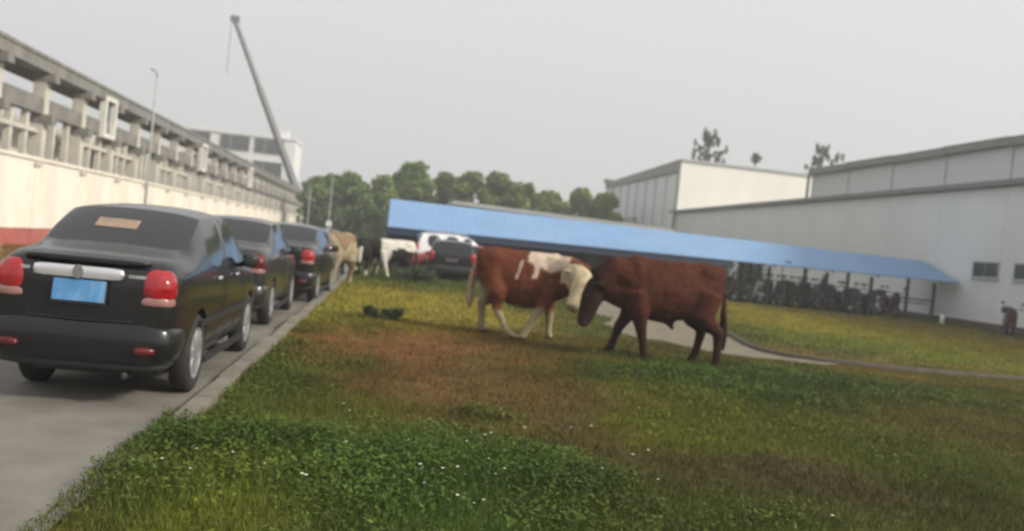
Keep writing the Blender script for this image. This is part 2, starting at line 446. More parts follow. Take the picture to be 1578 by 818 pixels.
# path along the far lawn, following the rounded edging
edge_pts = [(9.3, 46), (9.1, 36), (8.7, 27), (8.3, 21.4), (7.75, 18.3), (7.45, 16.8), (7.5, 15.9), (7.9, 15.3), (8.6, 15.0), (9.6, 14.85), (11.5, 14.9), (14, 15.1), (18, 15.6), (26, 16.5), (40, 18)]
def smooth_line(pts, per=6):
    out = []
    P = [Vector((p[0], p[1], 0)) for p in pts]
    for i in range(len(P) - 1):
        p0, p1, p2, p3 = P[max(i - 1, 0)], P[i], P[i + 1], P[min(i + 2, len(P) - 1)]
        for k in range(per):
            t = k / per
            out.append(.5 * ((2 * p1) + (p2 - p0) * t + (2 * p0 - 5 * p1 + 4 * p2 - p3) * t * t + (3 * p1 - p0 - 3 * p2 + p3) * t ** 3))
    out.append(P[-1]); return out
el = smooth_line(edge_pts)
path = MB(); pv = []
for i, p in enumerate(el):
    t = (el[min(i + 1, len(el) - 1)] - el[max(i - 1, 0)]).normalized()
    nrm = Vector((t.y, -t.x, 0))                # to the right of travel = towards the camera side
    wdt = 2.6 if p.y > 18 and i < 30 else 2.0
    wob = .25 * math.sin(i * .9) + .15 * math.sin(i * 2.3)
    fr = i / len(el)
    w_ = max(.15, (2.8 if fr < .30 else 3.0 - (fr - .30) * 11.5) + wob * .6)
    q = p + nrm * w_
    cxy = [(p + (q - p) * s_) for s_ in (0, .35, .7, 1)]
    for c in cxy: pv.append((c.x, c.y, float(ground_z(np.array([c.x]), np.array([c.y]))[0]) + .018))
pf = []
for i in range(len(el) - 1):
    for k in range(3): pf.append((i * 4 + k, i * 4 + k + 1, (i + 1) * 4 + k + 1, (i + 1) * 4 + k))
path.add(pv, pf)
struct(path.build('path', M['path'], smooth=True))
PATH_EDGE = [(p.x, p.y) for p in el]
# low dark edging of the lawn
edg = MB()
edg.tube([(p.x, p.y, float(ground_z(np.array([p.x]), np.array([p.y]))[0]) + .03) for p in el], .065, 6)
tag(edg.build('lawn_edging', M['edging'], smooth=True), 'dark low edging curving round the corner of the far lawn', 'lawn edging')

# ---------------------------------------------------------------- grass blades
def on_path(x, y):
    r = np.zeros(x.shape, bool)
    pts = np.array([(v[0], v[1]) for v in pv]).reshape(-1, 4, 2)
    mids = pts.mean(1)
    hw = np.linalg.norm(pts[:, 0] - pts[:, 3], axis=1) / 2
    for m_, h_ in zip(mids[::1], hw): r |= ((x - m_[0]) ** 2 + (y - m_[1]) ** 2) < (h_ * .93) ** 2
    return r
def make_blades(name, n, x0, x1, y0, y1, wid, hscale, power, jit, lean=.5, filt=None):
    # uniform in angle and in distance^power so near blades are densest
    u = rng.random(n); y = (y0 ** power + u * (y1 ** power - y0 ** power)) ** (1 / power)
    fr = rng.random(n)
    xl = np.maximum(x0, -.62 * y + 0 * y); xr = np.minimum(x1, .80 * y + 1.0)
    x = xl + fr * (xr - xl)
    col, de, he = field(x, y)
    keep = rng.random(n) < de
    keep &= ~on_path(x, y)
    if filt is not None: keep &= filt(x, y)
    x, y, col, he = x[keep], y[keep], col[keep], he[keep]
    n = len(x); z = ground_z(x, y)
    h = he * hscale * rng.uniform(.35, 1.2, n) * (1 + .3 * np.clip((y - 10) / 20, 0, 1)); w = wid * rng.uniform(.6, 1.4, n) * np.clip(y / 8, .7, 6)
    a = rng.uniform(0, 2 * np.pi, n); b = rng.uniform(0, 2 * np.pi, n); ln = h * lean * rng.uniform(.2, 1.6, n)
    dx, dy = np.cos(a) * w / 2, np.sin(a) * w / 2; lx, ly = np.cos(b) * ln, np.sin(b) * ln
    v = np.empty((n, 5, 3))
    v[:, 0] = np.stack([x - dx, y - dy, z - .01], -1); v[:, 1] = np.stack([x + dx, y + dy, z - .01], -1)
    v[:, 2] = np.stack([x + dx * .8 + lx * .35, y + dy * .8 + ly * .35, z + h * .6], -1)
    v[:, 3] = np.stack([x - dx * .8 + lx * .35, y - dy * .8 + ly * .35, z + h * .6], -1)
    v[:, 4] = np.stack([x + lx, y + ly, z + h * .95], -1)
    f = (np.arange(n) * 5)[:, None] + np.array([[0, 1, 2, 3]]); tips = (np.arange(n) * 5)[:, None] + np.array([[3, 2, 4]])
    me = bpy.data.meshes.new(name)
    me.vertices.add(n * 5); me.vertices.foreach_set('co', v.astype(np.float32).ravel())
    li = np.concatenate([f.ravel(), tips.ravel()])
    me.loops.add(len(li)); me.loops.foreach_set('vertex_index', li.astype(np.int32))
    me.polygons.add(2 * n)
    me.polygons.foreach_set('loop_start', np.concatenate([np.arange(n) * 4, n * 4 + np.arange(n) * 3]).astype(np.int32))
    me.update(calc_edges=True)
    k = (1 + rng.normal(0, jit, n)).clip(.4, 1.9)[:, None]
    tint = np.stack([1 + rng.normal(0, .10, n), np.ones(n), 1 + rng.normal(0, .1, n)], -1)
    c = np.clip(col * k * tint, .004, 1)
    dry = rng.random(n) < .07
    c[dry] = c[dry] * .5 + np.array([.16, .13, .06]) * .5
    cc = np.repeat(np.concatenate([c, np.ones((n, 1))], 1)[:, None, :], 5, 1)
    at = me.color_attributes.new('Col', 'FLOAT_COLOR', 'POINT'); at.data.foreach_set('color', cc.astype(np.float32).ravel())
    me.materials.append(M['grass'])
    o = bpy.data.objects.new(name, me); COL.objects.link(o)
    return o
def right_of_kerb(x, y): return x > np.where(y < 6.9, -1.38 - .22 * fbm(y * 1.3, y * 0 + 3), -1.18 - .26 * np.clip(fbm(y * .8 + 3, y * 0) * 2.4 - .75, 0, 1)) - .08 * rng.random(x.shape)
o = make_blades('short_grass', 260000, -1.5, 12, 3.6, 16, .008, .66, .9, .20, filt=right_of_kerb)
tag(o, 'short patchy grass covering the field in front of the two brown cattle', 'grass'); struct(o, 'stuff')
o = make_blades('lawn_grass', 130000, -1.5, 30, 15, 46, .010, .75, 1.3, .2, filt=right_of_kerb)
tag(o, 'yellow green lawn grass running back to the parked cars and the blue canopy', 'grass'); struct(o, 'stuff')
o = make_blades('verge_grass', 16000, -11.6, -8.4, 17, 60, .012, 1.2, 1.2, .25)
tag(o, 'rough brownish grass strip at the foot of the cream wall', 'grass'); struct(o, 'stuff')
# broad-leaved weeds: leaf rosettes standing at all heights in the lush patches
def make_weeds(n):
    y = (4.0 ** .8 + rng.random(n) * (14 ** .8 - 4.0 ** .8)) ** (1 / .8)
    x = -1.55 + rng.random(n) * (np.minimum(9, .8 * y + 1) + 1.55)
    col, de, he = field(x, y)
    lush = np.clip((he - .09) / .11, 0, 1) * np.clip(2.6 * fbm(x * 1.5 + 7, y * 1.3) - .75, 0, 1)
    keep = (rng.random(n) < lush) & ~on_path(x, y) & ((x > -1.25) | ((y < 6.7) & (x > -1.38 - .24 * fbm(y * 1.3, y * 0 + 3))))
    x, y, col, he = x[keep], y[keep], col[keep], he[keep]; n = len(x)
    clump = fbm(x * 2.6, y * 2.6)
    z = ground_z(x, y) + he * (.2 + .75 * rng.random(n)) * (.25 + 1.0 * clump)
    s = rng.uniform(.008, .021, n) * (1 + .12 * np.clip(y - 6, 0, 6))
    a = rng.uniform(0, 2 * np.pi, n); tl = rng.uniform(-.7, .7, n); t2 = rng.uniform(-.7, .7, n)
    ax = np.stack([np.cos(a), np.sin(a), tl], -1); bx = np.stack([-np.sin(a), np.cos(a), t2], -1)
    p = np.stack([x, y, z], -1)
    v = np.empty((n, 4, 3))
    v[:, 0] = p - ax * s[:, None]; v[:, 1] = p + bx * s[:, None] * .55; v[:, 2] = p + ax * s[:, None] * 1.1; v[:, 3] = p - bx * s[:, None] * .55
    f = (np.arange(n) * 4)[:, None] + np.arange(4)[None]
    me = bpy.data.meshes.new('leafy_weeds')
    me.vertices.add(n * 4); me.vertices.foreach_set('co', v.astype(np.float32).ravel())
    me.loops.add(n * 4); me.loops.foreach_set('vertex_index', f.astype(np.int32).ravel())
    me.polygons.add(n); me.polygons.foreach_set('loop_start', (np.arange(n) * 4).astype(np.int32)); me.update(calc_edges=True)
    c = np.clip(col * (1 + rng.normal(0, .25, n)).clip(.4, 1.8)[:, None], .004, 1)
    cc = np.repeat(np.concatenate([c, np.ones((n, 1))], 1)[:, None, :], 4, 1)
    at = me.color_attributes.new('Col', 'FLOAT_COLOR', 'POINT'); at.data.foreach_set('color', cc.astype(np.float32).ravel())
    me.materials.append(M['grass'])
    o = bpy.data.objects.new('leafy_weeds', me); COL.objects.link(o); return o
o = make_weeds(420000)
tag(o, 'lush dark green leafy weeds growing in clumps at the front of the field', 'weeds'); struct(o, 'stuff')
# white flower heads among the weeds
fl = MB()
for i in range(46):
    if i < 36: fx, fy = random.gauss(.3, .75), random.uniform(4.6, 7.0)
    else: fx, fy = random.uniform(-.5, 5), random.uniform(4.8, 9)
    if fx < -1.2: continue
    gz = float(ground_z(np.array([fx]), np.array([fy]))[0])
    hh = random.uniform(.10, .19)
    s_ = random.uniform(.006, .012)
    for k in range(6):
        a = k * math.pi / 3 + random.random()
        c = Vector((fx, fy, gz + hh)); d = Vector((math.cos(a), math.sin(a), .35)); e = Vector((-math.sin(a), math.cos(a), 0))
        fl.add([c, c + d * s_ * .6 + e * s_ * .5, c + d * s_ * 1.3, c + d * s_ * .6 - e * s_ * .5], [(0, 1, 2, 3)])
    fl.tube([(fx, fy, gz), (fx + .01, fy, gz + hh)], .0018, 4, mi=1)
o = fl.build('white_wildflowers', [M['petal'], M['stem']])
tag(o, 'tiny white wildflowers dotted over the green weeds', 'wildflowers'); struct(o, 'stuff')
# leafy tufts standing out of the far field
def leaf_cloud(name, centres, n, size, colA, colB, flat=1.0, parent=None, m=None):
    """centres: (x, y, z, rx, ry, rz). Many small leaf faces spread through the volumes."""
    cs = np.array(centres); vol = (cs[:, 3] * cs[:, 4] * cs[:, 5]) ** .66; pick = rng.choice(len(cs), n, p=vol / vol.sum())
    d = rng.normal(size=(n, 3)); d /= np.linalg.norm(d, axis=1)[:, None]
    rad = rng.random(n) ** .42
    p = cs[pick, :3] + d * rad[:, None] * cs[pick, 3:6]
    a = rng.normal(size=(n, 3)); a /= np.linalg.norm(a, axis=1)[:, None]
    b = np.cross(a, rng.normal(size=(n, 3))); b /= np.linalg.norm(b, axis=1)[:, None]
    s = size * rng.uniform(.5, 1.5, n)[:, None]
    v = np.stack([p - a * s, p + b * s * .55, p + a * s, p - b * s * .55], 1)
    me = bpy.data.meshes.new(name)
    me.vertices.add(n * 4); me.vertices.foreach_set('co', v.astype(np.float32).ravel())
    me.loops.add(n * 4); me.loops.foreach_set('vertex_index', np.arange(n * 4).astype(np.int32))
    me.polygons.add(n); me.polygons.foreach_set('loop_start', (np.arange(n) * 4).astype(np.int32)); me.update(calc_edges=True)
    tclump = rng.random(len(cs))[pick]
    t = np.clip(tclump * .7 + rng.random(n) * .5 - .1, 0, 1)[:, None]
    c = np.array(colA) * (1 - t) + np.array(colB) * t
    cc = np.repeat(np.concatenate([c, np.ones((n, 1))], 1)[:, None, :], 4, 1)
    at = me.color_attributes.new('Col', 'FLOAT_COLOR', 'POINT'); at.data.foreach_set('color', cc.astype(np.float32).ravel())
    me.materials.append(m or M['leaf'])
    o = bpy.data.objects.new(name, me); COL.objects.link(o)
    if parent: o.parent = parent
    return o
def shrub(label, x, y, r_, h, n=700, size=.07, ca=(.030, .048, .014), cb=(.07, .10, .03), cat='shrub'):
    t = thing('shrub', label, cat, (x, y, 0))
    cl = [(random.uniform(-.7, .7) * r_, random.uniform(-.7, .7) * r_, random.uniform(.25, .75) * h, r_ * random.uniform(.3, .55), r_ * random.uniform(.3, .55), h * random.uniform(.2, .34)) for _ in range(9)]
    leaf_cloud('foliage', cl, n, size, ca, cb, parent=t)
    st = MB()
    for k in range(5):
        a = random.uniform(0, 6.28); st.tube([(0, 0, -.02), (.35 * r_ * math.cos(a), .35 * r_ * math.sin(a), .3 * h), (.7 * r_ * math.cos(a), .7 * r_ * math.sin(a), .75 * h)], [.015, .011, .005], 5)
    st.build('stem', M['bark'], t)
    return t
shrub('dark low weed tuft on the yellow grass left of the brown and white cow', -.05, 15.6, .42, .26, 900, .035)
shrub('wide grey green weed tuft in front of the red saloon and black hatchback', 1.05, 29.3, .95, .62, 1100, .06, (.045, .06, .03), (.085, .105, .05))
shrub('leafy bush seen under the canopy just right of the dark bull', 17.6, 46.5, 1.3, 2.7, 2600, .10, (.09, .13, .06), (.18, .24, .11))
shrub('leafy bush under the canopy between the right bush and the scooters', 20.0, 47, 1.1, 2.6, 2200, .10, (.08, .12, .07), (.16, .21, .12))

# ================================================================== LEFT SIDE: wall, concrete frame, far block, crane
WX = -11.75
wall = thing('boundary_wall', 'long cream boundary wall with red painted foot along the road', 'wall', (WX, 0, 0))
BAY = 4.2
pm = MB().box((0, 0, 0), (.20, BAY - .025, 2.22)).mesh('wall_panel', M['cream'])
rm = MB().box((0, 0, 0), (.23, BAY - .02, .56)).mesh('red_foot', M['red_band'])
cm = MB().box((0, 0, 0), (.32, BAY - .012, .10)).mesh('coping_slab', M['cream'])
plm = MB().box((0, 0, 0), (.30, .34, 2.22)).mesh('pilaster', M['cream'])
capm = MB().box((0, 0, 0), (.42, .46, .22)).mesh('pilaster_cap', M['concrete'])
for k in range(29):
    y = 18.0 + BAY * k
    piece('wall_panel', pm, wall, (0, y + BAY / 2, .56 + 1.11))
    piece('red_foot', rm, wall, (0, y + BAY / 2, .27))
    piece('coping_slab', cm, wall, (0, y + BAY / 2, 2.835))
    piece('pilaster', plm, wall, (0.02, y, .56 + 1.105))
    piece('pilaster_cap', capm, wall, (0.02, y, 2.70))

FX = -13.9
frame = thing('concrete_frame_building', 'weathered building of grey concrete posts and beams behind the cream wall', 'building', (FX, 0, 0))
colm = MB().box((0, 0, 3.3), (.46, .46, 6.6)).mesh('column', M['concrete'])
haunch = MB().prism([(0, -.2, 5.6), (0, .2, 5.6), (0, .2, 5.61), (0, -.2, 5.61)], [(0, -.2, 6.2), (0, .2, 6.2), (0, .75, 6.2), (0, -.75, 6.2)])
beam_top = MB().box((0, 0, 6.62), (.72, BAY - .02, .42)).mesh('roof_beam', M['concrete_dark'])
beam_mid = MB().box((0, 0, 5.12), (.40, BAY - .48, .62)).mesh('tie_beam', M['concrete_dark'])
wallm = MB().box((-1.55, 0, 2.4), (.15, BAY - .03, 4.8)).mesh('wall_panel', M['pale_panel'])
upm = MB().box((-1.56, 0, 5.66), (.15, BAY - .03, .52)).mesh('upper_panel', M['pale_panel'])
mull = MB().box((-.05, 0, 3.4), (.22, .24, 2.84)).mesh('thin_post', M['concrete'])
winm = MB().box((0, 0, 0), (.06, .80, 1.5)).mesh('window', M['window_dark'])
brm = MB().box((.1, 0, 0), (.8, .52, .34)).mesh('bracket', M['concrete_dark'])
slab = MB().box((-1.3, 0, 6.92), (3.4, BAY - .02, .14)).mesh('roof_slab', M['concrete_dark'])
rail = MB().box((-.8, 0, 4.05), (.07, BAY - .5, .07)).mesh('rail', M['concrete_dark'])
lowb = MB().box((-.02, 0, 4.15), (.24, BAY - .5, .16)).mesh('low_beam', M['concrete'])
rb = random.Random(5)
for k in range(29):
    y = 19.6 + BAY * k
    piece('column', colm, frame, (0, y, 0))
    piece('bracket', brm, frame, (0.05, y, 4.64)); piece('bracket', brm, frame, (0.05, y, 6.24))
    piece('roof_beam', beam_top, frame, (0, y + BAY / 2, 0)); piece('tie_beam', beam_mid, frame, (0, y + BAY / 2, 0))
    piece('roof_slab', slab, frame, (0, y + BAY / 2, 0))
    piece('wall_panel', wallm, frame, (0, y + BAY / 2, 0)); piece('upper_panel', upm, frame, (0, y + BAY / 2, 0))
    piece('rail', rail, frame, (0, y + BAY / 2, 0))
    if k % 3 != 1: piece('low_beam', lowb, frame, (0, y + BAY / 2, 0))
    piece('thin_post', mull, frame, (0, y + BAY * rb.uniform(.30, .42), 0))
    if k > 2: piece('thin_post', mull, frame, (0, y + BAY * rb.uniform(.60, .72), 0))
    if k in (0, 3, 5, 6, 8, 11, 12, 14, 17, 19, 20, 22): piece('window', winm, frame, (-1.45, y + BAY * rb.uniform(.25, .7), 3.75))
# pale boxed-out window surrounds standing in front of the beams
bxm = MB()
for dy in (-.72, .72): bxm.box((.26, dy, 5.65), (.3, .22, 1.9))
for z in (4.80, 6.52): bxm.box((.26, 0, z), (.302, 1.22, .2))
bxm.box((.12, 0, 5.65), (.05, 1.22, 1.5), mi=1)
bxm = bxm.mesh('window_surround', [M['pale_panel'], M['window_dark']])
for k in (5, 10, 15): piece('window_surround', bxm, frame, (0, 19.6 + BAY * k + 3.0, 0))

# far white block with dark windows
tw = thing('white_office_block', 'plain white block with dark window openings rising behind the concrete frames', 'building', (-31, 175, 0))
shell = MB().box((0, 6, 9.0), (22, 12, 18.0)); shell.box((0, 5.9, 18.22), (22.5, 12.3, .44))
shell.build('wall', M['white_wall'], tw)
wf = MB().box((0, 0, 0), (5.5, .3, 2.9)).mesh('window', M['window_frame'])
wg = MB().box((0, 0, 0), (5.2, .3, 2.6)).mesh('pane', M['window_dark'])
wm = MB().box((0, 0, 0), (.16, .3, 2.6)).mesh('mullion', M['window_frame'])
for r_ in range(4):
    for c in (-7.6, -.25, 6.2):
        f_ = piece('window', wf, tw, (c, -.05, 16.4 - r_ * 4.4)); piece('pane', wg, f_, (0, -.06, 0)); piece('mullion', wm, f_, (-.85, -.10, 0))
MB().box((8.6, 1.4, 19.2), (1.8, 1.6, 1.6)).build('stair_head', M['white_wall'], tw)

# mobile crane parked beyond the frames, boom leaning up to the left
cr_t = thing('mobile_crane', 'mobile crane with a long grey boom leaning left over the concrete building', 'crane', (-14.0, 150, 0))
b0, b1 = Vector((-.4, 0, 3.6)), Vector((-14.8, 0, 34.4))
bd = b1 - b0
def boom(a, b, w0, w1, name, m):
    MB().tube([b0 + bd * a, b0 + bd * b], [w0, w1], 4).build(name, m, cr_t)
boom(0, .32, .70, .64, 'base_boom', M['crane']); boom(.30, .66, .60, .54, 'mid_boom', M['crane']); boom(.64, 1.0, .46, .40, 'tip_boom', M['crane'])
MB().box((b1.x + .1, 0, b1.z), (1.4, .7, .9)).build('boom_head', M['crane'], cr_t)
MB().tube([b1 + Vector((-.4, 0, 0)), b1 + Vector((-.4, 0, -9))], .045, 4).build('hoist_cable', M['plastic'], cr_t)
MB().tube([b0 + Vector((2.0, 0, -1.4)), b0 + bd * .2 + Vector((.4, 0, -.5))], .24, 8).build('lift_ram', M['crane'], cr_t)
body = MB().box((1, 0, 1.5), (9, 2.5, .8)); body.box((.8, 0, 2.5), (3.6, 2.4, 1.3)); body.build('carrier', M['crane_pale'], cr_t, bevel=.06)
MB().box((4.6, 0, 2.2), (1.7, 2.4, 1.7)).build('cab', M['crane_pale'], cr_t, bevel=.12)
whl = MB().lathe_y([(.1, -.2), (.5, -.2), (.55, -.1), (.55, .1), (.5, .2), (.1, .2)], 16).mesh('wheel', M['rubber'])
for x in (-2.5, -1.2, 2.6, 3.9):
    for y in (-1.15, 1.15): piece('wheel', whl, cr_t, (x, y, .55), R(90))

# lamp posts
def lamp_post(label, x, y, h, lean=0, globe=False):
    t = thing('lamp_post', label, 'lamp post', (x, y, 0))
    MB().tube([(0, 0, 0), (0, 0, h * .5), (0, 0, h)], [.06, .045, .03], 8).build('pole', M['galv'], t, smooth=True)
    MB().tube([(0, 0, h - .05), (0, -.1, h + .1), (0, -.5, h + .14)], [.03, .025, .02], 6).build('arm', M['galv'], t, smooth=True)
    MB().ellip((0, -.6, h + .12), (.14, .4, .09), 2.5).build('lamp_head', M['galv'], t, smooth=True)
    MB().box((0, 0, .2), (.26, .26, .4)).build('base', M['concrete'], t)
    return t
lamp_post('tall thin grey lamp post in front of the cream wall above the first black car', -9.6, 36, 6.8)
lamp_post('thin pole at the far end of the cream wall, left one of two', -6.5, 70, 4.7)
t = lamp_post('thin pole with a white box on it, right of two beyond the wall', -4.9, 70, 5.6)
MB().box((.05, -.12, 2.0), (.42, .22, .42)).build('white_box', M['paint_white'], t)

# ================================================================== RIGHT SIDE: long clad building
BX = 28.6
bld = thing('long_clad_building', 'long pale grey clad building with a dark gutter line on the right', 'building', (BX, 0, 0))
PW = 5.0
low = MB().box((.1, 0, 3.42), (.2, PW - .012, 6.84)).mesh('wall_panel', M['white_cladding'])
upp = MB().box((.16, 0, 8.0), (.2, PW - .03, 1.56)).mesh('upper_panel', M['pale_grey_panel'])
gut = MB().box((-.1, 0, 7.02), (.5, PW, .26)).mesh('gutter', M['roof_trim'])
par = MB().box((-.02, 0, 8.98), (.50, PW, .42)).mesh('roof_edge', M['roof_trim'])
strip = MB().box((-.012, 0, 8.0), (.05, .10, 1.55)).mesh('cover_strip', M['grey_panel'])
for k in range(16):
    y = 8.0 + PW * k
    piece('wall_panel', low, bld, (0, y + PW / 2, 0))
    piece('gutter', gut, bld, (0, y + PW / 2 , 0))
    if k < 10:
        piece('upper_panel', upp, bld, (0, y + PW / 2, 0)); piece('roof_edge', par, bld, (0.0, y + PW / 2, .0 if k % 2 else .035))
        if k > 0: piece('cover_strip', strip, bld, (.03, y, 0))
# roof of the low and the raised part (sloping up to a ridge on the right)
rf = MB()
rf.prism([(.27, 8, 7.0), (.27, 88, 7.0), (34, 88, 7.0), (34, 8, 7.0)], [(.27, 8, 7.1), (.27, 88, 7.1), (34, 88, 7.4), (34, 8, 7.4)])
rf.prism([(.25, 8, 8.79), (.25, 58, 8.79), (17, 58, 8.79), (17, 8, 8.79)], [(.25, 8, 8.85), (.25, 58, 8.85), (17, 58, 10.2), (17, 8, 10.2)])
rf.build('roof', M['roof_trim'], bld)
MB().box((8.6, 58.02, 8.05), (16.6, .2, 2.0)).build('end_wall', M['pale_grey_panel'], bld)
MB().box((17, 8.1, 3.5), (33.6, .2, 7.0)).build('rear_wall', M['white_cladding'], bld)
# plinth, two small windows, downpipe
plb = MB().box((-.06, 0, .15), (.12, PW - .02, .34)).mesh('plinth_block', M['plinth'])
for k in range(11): piece('plinth_block', plb, bld, (0, 35.2 + PW / 2 + PW * k, 0))
for y in (38.9, 36.0, 33.1):
    w_ = MB().box((-.01, 0, 0), (.08, 1.86, .78)).build('window', M['window_frame'], bld, loc=(0, y, 2.85))
    MB().box((-.035, -.44, 0), (.06, .82, .66)).build('pane', M['window_dark'], w_); MB().box((-.035, .44, 0), (.06, .82, .66)).build('pane', M['window_dark'], w_)
    MB().box((-.06, 0, -.42), (.16, 2.0, .06)).build('sill', M['grey_panel'], w_)
MB().tube([(-.06, 58.3, 7.16), (-.06, 58.3, 8.95)], .10, 8).build('downpipe', M['roof_trim'], bld)

# taller far wing with the cream end wall
wing = thing('tall_far_wing', 'taller far wing with cream end wall and pale ribbed side panels', 'building', (BX - .3, 86, 0))
MB().box((13, .1, 6.1), (26, .2, 12.2)).build('end_wall', M['cream_cladding'], wing)
sp = MB().box((0, 0, 5.5), (.2, 3.72, 11.0)).mesh('side_panel', M['white_cladding'])
pil = MB().box((-.05, 0, 5.5), (.16, .14, 11.0)).mesh('cover_strip', M['grey_panel'])
for k in range(8):
    piece('side_panel', sp, wing, (.1, 2.1 + 3.75 * k, 0)); piece('cover_strip', pil, wing, (0, 4.0 + 3.75 * k, 0))
tr = MB().prism([(-.25, .2, 11.05), (.25, .2, 11.05), (.25, 30.4, 11.05), (-.25, 30.4, 11.05)], [(-.25, .2, 12.25), (.25, .2, 12.25), (.25, 30.4, 11.7), (-.25, 30.4, 11.7)])
tr.build('roof_edge', M['roof_trim'], wing)
MB().box((-.08, .08, 6.1), (.24, .3, 12.2)).build('corner_trim', M['roof_trim'], wing)
MB().box((-.12, 29.6, 11.9), (.9, 1.4, .5)).build('roof_vent', M['roof_trim'], wing)
MB().box((13, 0, 12.3), (26.2, .44, .16)).build('coping', M['grey_panel'], wing)
MB().prism([(.3, .3, 11.9), (26, .3, 11.9), (26, 30.2, 11.5), (.3, 30.2, 11.5)], [(.3, .3, 12.1), (26, .3, 12.1), (26, 30.2, 11.7), (.3, 30.2, 11.7)]).build('roof', M['roof_trim'], wing)
MB().box((-.2, 21, 6.6), (.12, 14, .14)).build('pipe_run', M['roof_trim'], wing)
MB().tube([(-.2, 14, 6.6), (-.2, 14, 3.5)], .08, 6).build('downpipe', M['roof_trim'], wing)

# ================================================================== BLUE CANOPY
can = thing('blue_canopy', 'long blue sheet metal canopy over the parked scooters', 'canopy', (0, 0, 0))
y0c, y1c = 40.5, 43.7
def front(x): return (x, y0c, 1.90 + .0062 * x)
def rear(x): return (x, y1c, 3.30 - .0078 * x)
sheet = MB(); NS = 48; xa, xb = -.18, 28.42
# each roofing sheet is a part; between them a narrow raised rib
for i in range(NS):
    a = xa + (xb - xa) * i / NS; b = xa + (xb - xa) * (i + 1) / NS - .005
    f0, f1, q0, q1 = [Vector(p) for p in (front(a), front(b), rear(a), rear(b))]
    up = Vector((0, -.018, .045))
    rows = 2
    s = MB()
    s.prism([f0, f1, q1, q0], [p + up for p in (f0, f1, q1, q0)])
    m_ = (b - a)
    for r_ in (.0,):
        ra = a + m_ * .44; rb2 = a + m_ * .56
        g0, g1, h0, h1 = [Vector(p) + up * 1.02 for p in (front(ra), front(rb2), rear(ra), rear(rb2))]
        s.prism([g0, g1, h1, h0], [p + up * .12 for p in (g0, g1, h1, h0)])
    s.build('roof_sheet', M['blue'], can)
e0, e1 = Vector(front(xa)), Vector(rear(xa))
MB().prism([e0 + Vector((-.05, -.02, -.25)), e0 + Vector((-.015, -.02, -.25)), e1 + Vector((-.015, 0.02, -.25)), e1 + Vector((-.05, .02, -.25))],
           [e0 + Vector((-.05, -.02, .08)), e0 + Vector((-.015, -.02, .08)), e1 + Vector((-.015, .02, .08)), e1 + Vector((-.05, .02, .08))]).build('end_flashing', M['navy'], can)
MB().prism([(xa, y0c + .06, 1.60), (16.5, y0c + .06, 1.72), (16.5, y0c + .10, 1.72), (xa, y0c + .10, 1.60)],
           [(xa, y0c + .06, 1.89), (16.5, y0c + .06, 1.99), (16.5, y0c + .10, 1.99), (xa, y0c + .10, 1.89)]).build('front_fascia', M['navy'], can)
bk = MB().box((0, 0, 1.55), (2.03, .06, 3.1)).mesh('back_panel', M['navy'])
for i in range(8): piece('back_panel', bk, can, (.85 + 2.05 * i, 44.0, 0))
pst = MB().box((0, 0, .98), (.13, .13, 1.96)).mesh('post', M['post'])
PX = [.3, 3.2, 6.4, 9.6, 12.8, 15.4, 18.15, 18.65, 21.7, 24.1, 27.55]
for x in PX: piece('post', pst, can, (x, 41.2, 0))
for x in PX: piece('rear_post', pst, can, (x, 43.5, 0), scale=(1, 1, 1.55))
MB().box((24.3, 41.3, 1.06), (6.4, .07, .09)).build('rail', M['post'], can)
MB().box((22.8, 42.6, .86), (10.6, .06, .07)).build('rear_rail', M['post'], can)
raf = [MB().tube([Vector(front(x)) + Vector((0, .1, -.06)), Vector(rear(x)) + Vector((0, -.1, -.06))], .05, 4).build('rafter', M['blue_under'], can) for x in PX]
# second shelter behind
sh = thing('rear_shelter', 'grey roofed shelter showing just above the left half of the blue canopy', 'shelter', (0, 0, 0))
MB().prism([(3.3, 50, 3.68), (16.5, 50, 3.42), (16.5, 54, 3.5), (3.3, 54, 3.76)], [(3.3, 50, 3.90), (16.5, 50, 3.64), (16.5, 54, 3.72), (3.3, 54, 3.98)]).build('roof', M['roof_pale'], sh)
MB().box((9.9, 50.2, 3.35), (13, .1, .5)).build('fascia', M['roof_trim'], sh)
sp_ = MB().box((0, 0, 1.7), (.14, .14, 3.4)).mesh('post', M['post'])
for x in (3.6, 7.8, 12, 16.2):
    for y in (50.4, 53.6): piece('post', sp_, sh, (x, y, 0))

